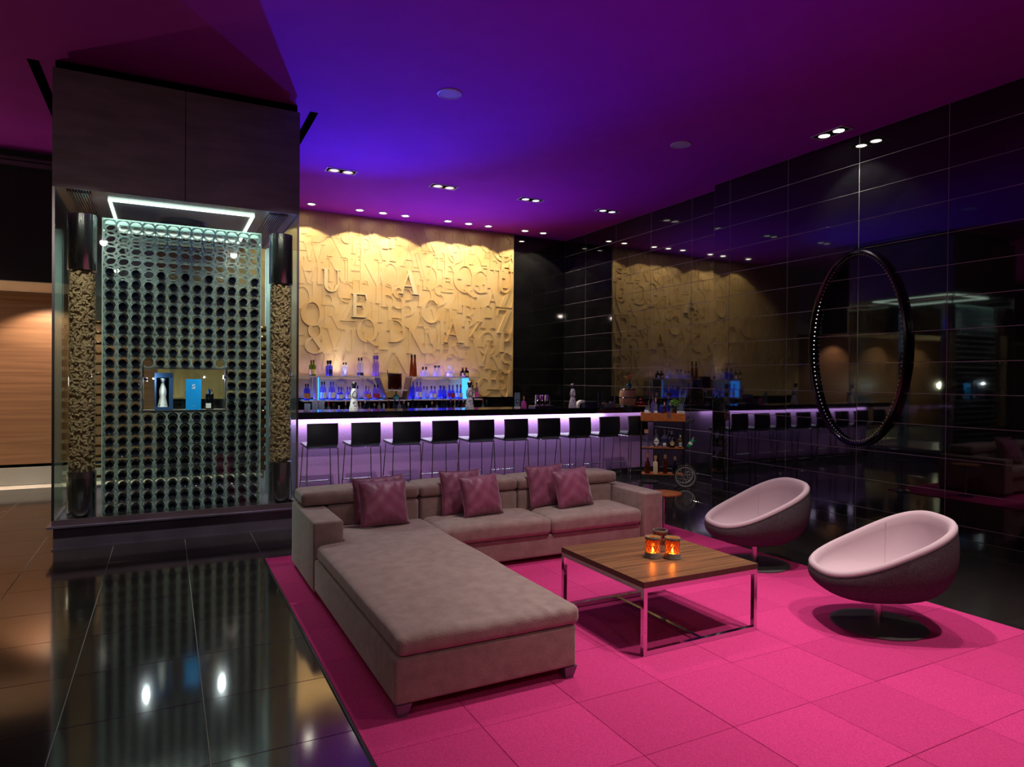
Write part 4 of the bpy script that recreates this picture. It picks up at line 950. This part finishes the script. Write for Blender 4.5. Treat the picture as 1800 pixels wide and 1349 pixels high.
so(rb(.955, 1.962, 2.952, 5.44, .294, .392, .035, 4, (64, 90, 2), lambda x, y, z: (lambda p: (max(p[0], -.298) if p[1] > .64 else p[0], p[1], p[2]))(crown(.5035, 1.244, .049, .022, 1, .0034)(x, y, z))), 'chaise_cushion')
so(rb(.94, 1.155, 4.862, 5.80, .05, .555, .018), 'arm')
so(rb(3.985, 4.20, 4.93, 5.80, .05, .535, .018), 'arm')
so(rb(1.95, 3.983, 4.99, 5.56, .05, .238, .018), 'seat_base')
so(rb(1.16, 1.948, 4.862, 5.56, .07, .292, .018), 'seat_base')
so(rb(1.968, 2.990, 4.955, 5.50, .240, .385, .045, 4, (16, 14, 2), crown(.51, .28, .07, .026, 2)), 'seat_cushion')
so(rb(2.994, 3.98, 4.955, 5.50, .240, .385, .045, 4, (16, 14, 2), crown(.49, .28, .07, .024, 3)), 'seat_cushion')
so(rb(1.16, 3.982, 5.60, 5.81, .05, .545, .02), 'back_frame')
for x0, x1 in ((1.16, 1.945), (1.95, 2.905), (2.91, 3.98)):
    so(rb(x0 + .004, x1 - .004, 5.44, 5.62, .24, .560, .03, 3, (8, 2, 4)), 'back_panel')
for x0, x1, q in ((.955, 1.945, 5), (1.950, 2.905, 6), (2.910, 4.04, 7)):
    so(rb(x0 + .003, x1 - .003, 5.435, 5.79, .565, .672, .035, 3, (12, 6, 2), crown((x1 - x0) / 2, .178, .053, .014, q)), 'bolster')
for x, y in ((.965, 2.985), (1.885, 2.985), (.965, 5.72), (4.13, 5.72), (4.13, 5.0), (2.05, 5.05)):
    t = MB().add([(x, y - .01, RZ), (x + .045, y - .01, RZ), (x + .06, y + .06, RZ), (x - .0, y + .06, RZ), (x - .012, y - .02, .072), (x + .065, y - .02, .072), (x + .065, y + .07, .072), (x - .012, y + .07, .072)], [(3, 2, 1, 0), (4, 5, 6, 7), (0, 1, 5, 4), (1, 2, 6, 5), (2, 3, 7, 6), (3, 0, 4, 7)])
    so(t, 'foot', dsteel, None)

# ------------------------------------------------------------------ pillows
def pillow_mesh(w, h, t, seed):
    mb = MB(); N = 26; rg_ = random.Random(seed); ph = [rg_.uniform(0, 6.28) for _ in range(8)]; idx = {}; vs = []
    for sg in (1, -1):
        for i in range(N + 1):
            for j in range(N + 1):
                u, v = -1 + 2 * i / N, -1 + 2 * j / N
                ed = i in (0, N) or j in (0, N)
                if ed and sg < 0: idx[(sg, i, j)] = idx[(1, i, j)]; continue
                pin = 1 - .075 * (1 - abs(u) ** 2) * abs(v) ** 3 - .0 * 0; pin2 = 1 - .075 * (1 - abs(v) ** 2) * abs(u) ** 3
                x = u * pin2 * w / 2; z = v * pin * h / 2
                th = (max(0, 1 - abs(u) ** 2.6) * max(0, 1 - abs(v) ** 2.6)) ** .55
                wr = .006 * math.sin(9 * u + 5 * v * u + ph[0]) * math.sin(7 * v + ph[1]) + .0045 * math.sin(17 * (u + v) + ph[2]) * (abs(u * v)) + .004 * math.sin(22 * u + ph[3] + 6 * v) * abs(v) ** 2
                y = -sg * (t / 2 * th + wr * min(1, th * 2)); idx[(sg, i, j)] = len(vs); vs.append((x, y, z + h / 2))
    fs = []
    for sg in (1, -1):
        for i in range(N):
            for j in range(N):
                q = [idx[(sg, i, j)], idx[(sg, i + 1, j)], idx[(sg, i + 1, j + 1)], idx[(sg, i, j + 1)]]
                fs.append(tuple(q) if sg > 0 else tuple(reversed(q)))
    return mb.add(vs, fs)
def pillow(x, y, z, w, h, lean, yaw_, roll, label, seed, t=.15):
    p = thing('throw_pillow', label, 'pillow', (x, y, z), 0, 'plum satin pillows'); p.rotation_euler = Euler((-lean, roll, yaw_), 'XYZ')
    pm = pillow_mesh(w, h, t, seed); c = pm.build('cover', satin, p, 180)
    pts = [(-w / 2, 0, 0), (w / 2, 0, 0), (w / 2, 0, h), (-w / 2, 0, h)]
    loop = []
    for k in range(4):
        a, b_ = Vector(pts[k]), Vector(pts[(k + 1) % 4]); inn = Vector((0, 0, h / 2))
        for q in range(10):
            s_ = q / 10; pnt = a.lerp(b_, s_); mid = (a + b_) / 2; off = .075 * (1 - (2 * s_ - 1) ** 2); loop.append(pnt + (inn - mid) * off * .98)
    MB().tube(loop, .004, 6, True).build('piping', satin, p, 60)
pillow(1.57, 5.19, .408, .42, .37, .30, .12, .03, 'plum satin pillow standing in front on the chaise corner', 1)
pillow(1.58, 5.36, .415, .43, .37, .28, -.05, -.03, 'plum satin pillow mostly hidden at the chaise corner back', 2, .10)
pillow(2.45, 5.20, .408, .40, .36, .30, .15, -.02, 'plum satin pillow in front of the pair at the sofa middle', 3)
pillow(2.32, 5.36, .405, .40, .39, .27, .05, .02, 'plum satin pillow behind the pair at the sofa middle', 4, .10)
pillow(3.40, 5.20, .408, .41, .365, .30, .10, -.06, 'plum satin pillow in front of the pair beside the far arm', 5)
pillow(3.20, 5.36, .405, .41, .39, .26, .05, -.02, 'plum satin pillow behind the pair beside the far arm', 6, .10)

# ------------------------------------------------------------------ coffee table
TX0, TX1, TY0, TY1, TZ = 2.43, 3.34, 3.01, 3.905, .437
tb = thing('coffee_table', 'square low table with striped wood top on a chrome frame', 'table', ((TX0 + TX1) / 2, (TY0 + TY1) / 2, RZ))
def tt(mb, name, mats, smooth=None):
    mb.v = [(x - (TX0 + TX1) / 2, y - (TY0 + TY1) / 2, z - RZ) for x, y, z in mb.v]; return mb.build(name, mats, tb, smooth)
top = MB().box(TX0, TX1, TY0, TY1, TZ - .034, TZ); top.mi = [1, 0, 1, 1, 1, 1]
tt(top, 'table_top', [tablewood, tableedge])
q = .028
for y0, y1 in ((TY0 + .002, TY0 + .002 + q), (TY1 - .002 - q, TY1 - .002)):
    tt(MB().box(TX0 + q, TX1 - q, y0, y1, RZ, RZ + q).box(TX0 + q, TX1 - q, y0, y1, TZ - .034 - q, TZ - .034), 'rail', chrome)
    for x0 in (TX0 + .002, TX1 - .002 - q + .002):
        tt(MB().box(x0, x0 + q - .002, y0, y1, RZ, TZ - .034), 'leg', chrome)
for x0 in (TX0 + .002, TX1 - q): tt(MB().box(x0, x0 + q - .002, TY0 + .002 + q, TY1 - .002 - q, TZ - .034 - q, TZ - .034), 'side_rail', chrome)
xm = (TX0 + TX1) / 2
tt(MB().box(xm - q / 2, xm + q / 2, TY0 + q + .002, TY1 - q - .002, RZ, RZ + q), 'stretcher', chrome)
# candle holders
tl_glass = [G('ember_glass', (.85, .30, .05), body='#b04a10', bodymix=.25, translucent=True), G('ruby_glass', (.6, .05, .04), body='#7a1010', bodymix=.5, translucent=True)]
wick = M('woven_grey', '#6d625c', .85, bump=.5, bscale=200, bstretch=(1, 1, .3)); flame = EM('flame', (1, .66, .22), 60); wax = M('wax', '#f0dcb8', .5)
for k, (x, y, lab) in enumerate(((2.83, 3.42, 'lit amber candle holder on the coffee table nearest the chaise'), (2.931, 3.345, 'lit amber candle holder on the coffee table nearest the chairs'), (3.00, 3.55, 'unlit red candle holder behind the two lit ones on the table'))):
    t = thing('candle_holder', lab, 'candle holder', (x, y, TZ), k * .7, 'candle holders on the coffee table')
    MB().lathe([(.052, 0), (.055, .004), (.052, .02), (.050, .036), (.044, .037), (.044, .008), (0, .008)], 24).build('woven_base', wick, t, 40)
    MB().lathe([(.050, .122), (.052, .126), (.052, .134), (.050, .138), (.045, .138), (.045, .122)], 24, cap=False).build('woven_rim', wick, t, 40)
    g_ = MB(); n_ = 16; rows = 5; hgt = .085 / rows
    MB().lathe([(.045, .037), (.045, .122)], 24, cap=False).build('glass_sleeve', tl_glass[0 if k < 2 else 1], t, 60)
    net = MB()
    for s_ in (-1, 1):
        for j in range(12):
            net.tube([(.0465 * math.cos(2 * PI * j / 12 + s_ * z_ * 1.05), .0465 * math.sin(2 * PI * j / 12 + s_ * z_ * 1.05), .037 + .085 * z_) for z_ in (0, .2, .4, .6, .8, 1)], .0014, 4)
    net.tube([(.047 * math.cos(a), .047 * math.sin(a), .08) for a in [2 * PI * i / 20 for i in range(20)]], .0016, 4, True)
    net.build('woven_net', wick, t, 60)
    c_ = MB().lathe([(0, .009), (.022, .009), (.022, .03), (0, .031)], 14).build('candle', wax, t, 40)
    if k < 2:
        MB().lathe([(0, .033), (.005, .038), (.007, .047), (.004, .058), (0, .068)], 10).build('flame', flame, c_, 60)
        point('candle_glow', (x, y, TZ + .06), .8, (1, .45, .10), .012)

# ------------------------------------------------------------------ swivel tub chairs
def tub(loc, fwd, label):
    t = thing('swivel_chair', label, 'chair', loc, math.atan2(fwd[1], fwd[0]), 'pink and grey swivel tub chairs')
    NA, A_, B_, EX = 72, .405, .345, 2.8
    def rim(a):
        c, s_ = math.cos(a), math.sin(a); r = (abs(c / A_) ** EX + abs(s_ / B_) ** EX) ** (-1 / EX)
        x, y = r * c, r * s_; wx = 1 - .05 * (x / A_)
        y *= wx; q = (A_ - x) / (2 * A_)
        return x, y, .355 + .345 * q ** 1.12
    ZB, ZS, XC = .178, .285, -.03
    outer = MB(); vs = []; n1 = 14
    for k in range(n1 + 1):
        th = PI / 2 * k / n1
        for i in range(NA):
            x, y, z = rim(2 * PI * i / NA); hr = math.cos(th) ** .62 * (1 + .10 * math.sin(2 * th) * (1.1 if x < 0 else .75)) if k < n1 else 0
            vs.append((XC + (x - XC) * hr, y * hr, z - (z - ZB) * math.sin(th) ** 1.0))
    fs = [(k * NA + i, (k + 1) * NA + i, (k + 1) * NA + (i + 1) % NA, k * NA + (i + 1) % NA) for k in range(n1) for i in range(NA)]
    fixn(outer.add(vs, fs).build('outer_shell', greyfab, t, 60))
    inner = MB(); vs = []; prof = [(1.0, -.004), (1.006, .010), (.985, .024), (.95, .030), (.92, .022), (.89, 0)]
    for sc_, dz in prof:
        for i in range(NA):
            x, y, z = rim(2 * PI * i / NA); vs.append((x * sc_, y * sc_, z + dz))
    n2 = 14
    for k in range(1, n2 + 1):
        th = PI / 2 * k / n2
        for i in range(NA):
            x, y, z = rim(2 * PI * i / NA); hr = .89 * math.cos(th) ** .5 if k < n2 else 0
            zz = min(z, z - (z - ZS) * math.sin(th) ** .9); vs.append((XC + (x - XC) * hr, y * hr, zz))
    R_ = len(prof) + n2
    fs = [(k * NA + i, k * NA + (i + 1) % NA, (k + 1) * NA + (i + 1) % NA, (k + 1) * NA + i) for k in range(R_ - 1) for i in range(NA)]
    fixn(inner.add(vs, fs).build('inner_upholstery', pinkfab, t, 60))
    for a in (2.15, -2.15):
        pts = []
        for k in range(0, 12):
            th = PI / 2 * k / 14; x, y, z = rim(a); hr = .89 * math.cos(th) ** .5
            pts.append((XC + (x - XC) * hr * .995, y * hr * .995, min(z, z - (z - ZS) * math.sin(th) ** .9) + .001))
        MB().tube(pts, .0028, 5).build('seam', pinkfab, t, 60)
    MB().tube([(rim(2 * PI * i / NA)[0] * 1.004, rim(2 * PI * i / NA)[1] * 1.004, rim(2 * PI * i / NA)[2] - .006) for i in range(NA)], .003, 5, True).build('welt', greyfab, t, 60)
    MB().lathe([(.024, .012), (.024, .20)], 18).build('column', schrome, t, 50)
    MB().lathe([(.05, .17), (.05, .196), (.024, .20)], 18, cap=False).build('mount', blackmetal, t, 50)
    MB().lathe([(.28, 0), (.285, .003), (.285, .009), (.27, .013), (.05, .016), (.03, .022), (0, .022)], 48).build('base_disc', M('brushed_disc', '#6e6866', .42, metal=.45) if 'brushed_disc' not in bpy.data.materials else bpy.data.materials['brushed_disc'], t, 30)
tub((4.135, 2.73, RZ), (-.87, .50), 'pale pink and charcoal swivel tub chair nearer the camera, beside the table')
tub((4.535, 4.12, RZ), (-.95, .32), 'pale pink and charcoal swivel tub chair farther back, toward the bar cart')

# ------------------------------------------------------------------ oval hoop on the black tiles
hp = thing('oval_wall_hoop', 'tall oval dark metal hoop with beaded inner edge on the black tiled wall', 'wall ornament', (XR, 5.03, 1.99))
HY, HZ, N = .60, 1.125, 96
def ell(k, q, x): a = 2 * PI * k / N; return (x, (HY + q) * math.cos(a), (HZ + q) * math.sin(a))
fr = MB(); sec = [(-.001, -.03), (-.045, -.032), (-.075, -.02), (-.088, 0), (-.075, .018), (-.05, .024), (-.05, .03), (-.001, .03)]
vs = [ell(k, q, x) for k in range(N) for x, q in sec]; S_ = len(sec)
fr.add(vs, [(k * S_ + i, k * S_ + (i + 1) % S_, ((k + 1) % N) * S_ + (i + 1) % S_, ((k + 1) % N) * S_ + i) for k in range(N) for i in range(S_)])
fixn(fr.build('hoop_frame', M('gunmetal', '#4a464c', .22, metal=1), hp, 35))
bd = MB()
for k in range(124):
    a = 2 * PI * k / 124; c = Vector((-.045, (HY - .036) * math.cos(a), (HZ - .036) * math.sin(a))); vs = [c + Vector(v) * .011 for v in ((1, 0, 0), (-1, 0, 0), (0, 1, 0), (0, -1, 0), (0, 0, 1), (0, 0, -1))]
    bd.add(vs, [(0, 2, 4), (2, 1, 4), (1, 3, 4), (3, 0, 4), (2, 0, 5), (1, 2, 5), (3, 1, 5), (0, 3, 5)])
bd.build('beads', M('pale_bead_metal', '#dcd8d6', .3, metal=.4), hp, kind='stuff')

# ------------------------------------------------------------------ side tables behind the sofa
for k, (x, y, r_t, mt, lab) in enumerate(((4.50, 5.27, .175, copper_wood, 'round side table with warm brown top behind the sofa arm'), (4.85, 5.95, .12, blackmetal, 'small round dark side table farther behind, before the bar cart'))):
    t = thing('side_table', lab, 'table', (x, y, 0 if not (x < 4.89 and y < 6.14) else RZ))
    MB().lathe([(0, .425), (r_t - .006, .425), (r_t, .430), (r_t, .440), (r_t - .004, .443), (0, .443)], 36).build('table_top', mt, t, 30)
    MB().lathe([(.011, .012), (.011, .425)], 12).build('pole', chrome, t, 50)
    MB().lathe([(.10, 0), (.105, .004), (.095, .010), (.012, .014)], 28).build('base', schrome, t, 40)

# ------------------------------------------------------------------ bar cart
CA = Vector((6.283, 7.898, 0)); CS = Vector((.798, -.602, 0)); CD = Vector((.602, .798, 0)); CR = math.atan2(-.602, .798)
cart = thing('bar_cart', 'black metal bar cart with wooden tray and shelves and two spoked wheels', 'bar cart', CA, CR); cart.scale = (1, .77, 1)
tr = MB().box(.005, .648, -.005, .007, .985, 1.105).build('tray_board', copper_wood, cart)
MB().box(.005, .648, .353, .365, .985, 1.105).build('tray_board', copper_wood, cart)
MB().box(.005, .017, .007, .353, .985, 1.105).build('tray_board', copper_wood, cart)
MB().box(.636, .648, .007, .353, .985, 1.105).build('tray_board', copper_wood, cart)
MB().box(.017, .636, .007, .353, .985, .997).build('tray_bottom', copper_wood, cart)
for z in (.575, .180): MB().box(.026, .634, .012, .348, z, z + .014).build('shelf_board', copper_wood, cart); MB().box(.026, .634, -.001, .012, z - .012, z + .004).box(.026, .634, .348, .361, z - .012, z + .004).build('shelf_rail', blackmetal, cart)
MB().box(.004, .648, -.004, .364, .968, .985).build('tray_frame', blackmetal, cart)
for x in (.004, .634):
    for y in (-.004, .346): MB().box(x, x + .02, y, y + .02, .10 if x < .1 else .16, .968).build('post', blackmetal, cart)
MB().box(.024, .634, .002, .010, .675, .685).box(.024, .634, .350, .358, .675, .685).build('guard_rail', blackmetal, cart)
MB().tube([(.654, .006, .955), (.76, .006, 1.005)], .009, 8).tube([(.654, .354, .955), (.76, .354, 1.005)], .009, 8).tube([(.76, -.004, 1.005), (.76, .364, 1.005)], .012, 8).build('handle', blackmetal, cart, 60)
rimm = M('bright_rim', '#c9c4c4', .3, metal=.5); WX, WZ, WR = .655, .172, .172
for y in (-.035, .395):
    w_ = MB(); w_.tube([(WX + (WR - .0135) * math.cos(a), y, WZ + (WR - .0135) * math.sin(a)) for a in [2 * PI * i / 40 for i in range(40)]], .013, 8, True); w_ = w_.build('wheel', rubber, cart, 60)
    MB().tube([(WX + (WR - .033) * math.cos(a), y, WZ + (WR - .033) * math.sin(a)) for a in [2 * PI * i / 40 for i in range(40)]], .0075, 6, True).build('rim', rimm, w_, 60)
    MB().lathe([(.02, y - .018), (.02, y + .018)], 12, ax='Y', c=(WX, 0, WZ)).build('hub', schrome, w_, 50)
    sp = MB()
    for k in range(20):
        a = 2 * PI * k / 20; b_ = a + (.5 if k % 2 else -.5)
        sp.tube([(WX + .018 * math.cos(b_), y + (.012 if k % 2 else -.012), WZ + .018 * math.sin(b_)), (WX + (WR - .034) * math.cos(a), y, WZ + (WR - .034) * math.sin(a))], .0018, 4)
    sp.build('spokes', rimm, w_, kind='stuff')
MB().tube([(WX, -.03, WZ), (WX, .39, WZ)], .009, 8).build('axle', blackmetal, cart, 60)
for y in (.006, .354):
    c_ = MB().box(.004, .026, y - .012, y + .012, .07, .10).box(.006, .024, y - .011, y - .007, .02, .07).box(.006, .024, y + .007, y + .011, .02, .07).build('caster', schrome, cart)
    MB().lathe([(.03, y - .0065), (.032, y - .004), (.032, y + .004), (.03, y + .0065)], 16, ax='Y', c=(.012, 0, .032)).build('caster_wheel', rubber, c_, 40)
def C_(s_, d, z): v = CA + CS * s_ + CD * d * .77; return (v.x, v.y, z)
CT = 'bottles in the tray of the bar cart'; CM_ = 'bottles on the middle shelf of the bar cart'; CL = 'bottles on the bottom shelf of the bar cart'
z = .997
B('round', .27, .038, 'clear', 'black', 'clear bottle with dark stopper and white card before it, cart tray corner', 'white', C_(.085, .10, z), CT, rz=CR)
B('round', .29, .034, 'clear', 'brown', 'clear bottle behind the corner one in the cart tray', None, C_(.125, .22, z), CT, rz=CR)
B('tall', .36, .033, 'violet', 'silver', 'tall lilac bottle with silver cap in the cart tray', None, C_(.19, .24, z), CT, rz=CR)
B('tall', .33, .028, 'clear', 'cork', 'slim clear bottle with cork top next to the tall lilac one, cart tray', 'white', C_(.222, .09, z), CT, rz=CR)
B('round', .31, .036, 'blue', 'black', 'dark blue bottle with black cap in the middle of the cart tray', None, C_(.305, .25, z), CT, rz=CR)
B('tall', .38, .033, 'blue', 'silver', 'tallest blue bottle with pale cap in front of the herb pot, cart tray', None, C_(.415, .26, z), CT, rz=CR)
B('round', .25, .030, 'clear', 'silver', 'short clear bottle with silver cap in front of the tallest blue one', 'cream', C_(.445, .10, z), CT, rz=CR)
B('round', .27, .030, 'amber', 'cork', 'small amber bottle with cork between the blue bottles, cart tray', None, C_(.35, .11, z), CT, rz=CR)
t = thing('white_card', 'small white card at the bottle corner of the cart tray', 'card', C_(.085, .03, z), CR); MB().box(-.03, .03, -.003, .003, 0, .15).box(-.005, .055, -.008, -.004, 0, .125).build('card', white, t)
t = thing('white_card', 'small white card under the herb jar on the cart tray', 'card', C_(.585, .03, z), CR); MB().box(-.055, .055, -.003, .003, 0, .14).build('card', white, t); MB().box(-.035, .03, -.0036, -.0031, .118, .126).build('lettering', LAB['black'], t)
t = thing('bowl', 'small bowl heaped with dark red berries in the cart tray', 'bowl', C_(.41, .04, z), CR)
MB().lathe([(0, 0), (.03, 0), (.046, .05), (.05, .115), (.046, .115), (.042, .05), (0, .01)], 18, cap=False).build('bowl_body', GB['clear'], t, 40)
mb = MB(); rr = random.Random(4)
for k in range(40):
    a, q_ = rr.uniform(0, 6.28), .038 * math.sqrt(rr.random()); c = Vector((q_ * math.cos(a), q_ * math.sin(a), rr.uniform(.09, .128)))
    mb.add([c + Vector(v) * .0095 for v in ((1, 0, 0), (-1, 0, 0), (0, 1, 0), (0, -1, 0), (0, 0, 1), (0, 0, -1))], [(0, 2, 4), (2, 1, 4), (1, 3, 4), (3, 0, 4), (2, 0, 5), (1, 2, 5), (3, 1, 5), (0, 3, 5)])
mb.build('berries', clothred, t, kind='stuff')
t = thing('copper_mug', 'hammered copper mug beside the red berries in the cart tray', 'mug', C_(.50, .05, z), CR)
MB().lathe([(0, 0), (.03, 0), (.036, .01), (.036, .125), (.033, .125), (.032, .012), (0, .012)], 18, cap=False).build('mug_body', M('copper', '#b8693c', .25, metal=1), t, 40); MB().tube(arcpts([(.034, 0, .10), (.062, 0, .10), (.062, 0, .04), (.034, 0, .03)], 4), .004, 6).build('handle', bpy.data.materials['copper'], t, 60)
t = thing('potted_herb', 'bushy green herb plant in a small pot on the cart tray', 'plant', C_(.50, .22, z), CR)
MB().lathe([(0, 0), (.04, 0), (.05, .16), (.045, .16), (.036, .02), (0, .02)], 16, cap=False).build('pot', GB['amber'], t, 40)
mb = MB(); rr = random.Random(9); sm = MB()
for k in range(190):
    a = rr.uniform(0, 6.28); e = rr.uniform(.05, 1.45); R = rr.uniform(.05, .10); c = Vector((R * math.cos(a) * math.cos(e), R * math.sin(a) * math.cos(e), .21 + R * .95 * math.sin(e)))
    n_ = Vector((rr.uniform(-1, 1), rr.uniform(-1, 1), rr.uniform(-.2, 1))).normalized(); s1 = n_.orthogonal().normalized() * .013; s2 = n_.cross(s1).normalized() * .022
    mb.add([c - s2, c + s1, c + s2, c - s1], [(0, 1, 2, 3)])
    if k % 8 == 0: sm.tube([(0, 0, .12), (c.x * .5, c.y * .5, .19), tuple(c)], .002, 4)
sm.build('stems', herb, t); mb.build('leaves', leafm, t, kind='stuff')
t = thing('herb_jar', 'clear glass jar of lavender sprigs at the handle end of the tray', 'jar', C_(.58, .10, z), CR)
MB().lathe([(0, 0), (.05, 0), (.055, .01), (.055, .20), (.048, .225), (.05, .245), (.046, .245), (.044, .22), (.05, .195), (.05, .012), (0, .012)], 18, cap=False).build('jar_body', GB['clear'], t, 40)
rr = random.Random(11)
for k in range(11):
    a, R = rr.uniform(0, 6.28), rr.uniform(.01, .07); hgt = rr.uniform(.30, .47); x, y = R * math.cos(a) + .03, R * math.sin(a)
    p_ = [(x * .2, y * .2, .03), (x * .5, y * .5, .22), (x, y, hgt)]; m_ = MB().tube(p_, .0022, 5)
    for q_ in range(14):
        f = .45 + .55 * q_ / 14; P0 = Vector(p_[1]).lerp(Vector(p_[2]), (f - .3) / .7) ; an = q_ * 2.4; d = Vector((math.cos(an), math.sin(an), .8)) * .016; s1 = Vector((-math.sin(an), math.cos(an), 0)) * .004
        m_.add([P0, P0 + d * .5 + s1, P0 + d, P0 + d * .5 - s1], [(0, 1, 2, 3)])
    m_.build('sprig', herb, t)
z = .589
B('cone', .26, .058, 'clear', 'cork', 'wide clear decanter with ball-shaped cork, first on the cart middle shelf', None, C_(.09, .14, z), CM_, rz=CR, wide=1.5, name='decanter')
t = B('round', .27, .050, 'clear', 'silver', 'clear bottle with diamond-shaped white label on the cart middle shelf', None, C_(.235, .12, z), CM_, rz=CR)
MB().prism([(0, .02), (.045, .085), (0, .15), (-.045, .085)], lambda x, y, d: (x, -.0515 - d, y), .0015).build('label', LAB['white'], t)
t = B('round', .27, .050, 'clear', 'brown', 'clear bottle with navy and white label on the cart middle shelf', 'navy', C_(.355, .14, z), CM_, rz=CR, labpos=(.28, .5))
MB().box(-.02, .022, -.0525, -.051, .012, .07).build('lower_label', LAB['white'], t)
t = B('round', .25, .050, 'dark', 'silver', 'black bottle with round cream label on the cart middle shelf', None, C_(.465, .10, z), CM_, rz=CR)
MB().lathe([(0, -.0525), (.034, -.0520), (.034, -.050)], 20, ax='Y', c=(0, 0, .068), cap=False).build('label', LAB['cream'], t)
B('tall', .25, .034, 'dark', 'silver', 'slim dark bottle behind the black one on the cart middle shelf', None, C_(.43, .26, z), CM_, rz=CR)
B('tall', .19, .026, 'yellow', 'white', 'small yellow bottle by the post on the cart middle shelf', 'white', C_(.585, .08, z), CM_, rz=CR)
B('round', .21, .034, 'amber', 'black', 'amber bottle behind the small yellow one on the middle shelf', None, C_(.59, .22, z), CM_, rz=CR)
z = .194
B('round', .30, .044, 'amber', 'cork', 'amber corked bottle, first on the cart bottom shelf', None, C_(.11, .10, z), CL, rz=CR, wide=1.5)
B('square', .27, .034, 'cream', 'cork', 'square corked bottle with cream filling on the cart bottom shelf', None, C_(.225, .09, z), CL, rz=CR, wide=1.4)
B('square', .29, .034, 'amber', 'cork', 'square amber corked bottle in the middle of the cart bottom shelf', None, C_(.37, .11, z), CL, rz=CR, wide=1.4)
B('round', .26, .040, 'dark', 'cork', 'dark corked bottle partly behind the wheel, cart bottom shelf', None, C_(.51, .12, z), CL, rz=CR, wide=1.4)
B('round', .29, .038, 'amber', 'brown', 'amber bottle behind the cream-filled one, cart bottom shelf', None, C_(.26, .26, z), CL, rz=CR, wide=1.3)
v = C_(.70, .10, .60)
t = thing('green_can', 'green can with silver top held tilted at the cart handle side', 'can', v, CR); t.rotation_euler = Euler((0, math.radians(34), CR), 'XYZ')
MB().lathe([(.026, 0), (.032, .006), (.032, .135), (.028, .142)], 20).build('can_body', M('can_green', '#0c7a4c', .3), t, 40); MB().lathe([(.029, .142), (.029, .168), (.025, .172), (0, .172)], 20).build('lid', CAP['silver'], t, 40)
MB().lathe([(.0325, .05), (.0325, .085)], 20, cap=False).build('label', LAB['white'], t, 40)
MB().tube([(-.02, 0, .06), (-.05, 0, .09)], .006, 6).build('bracket', blackmetal, t, 60)
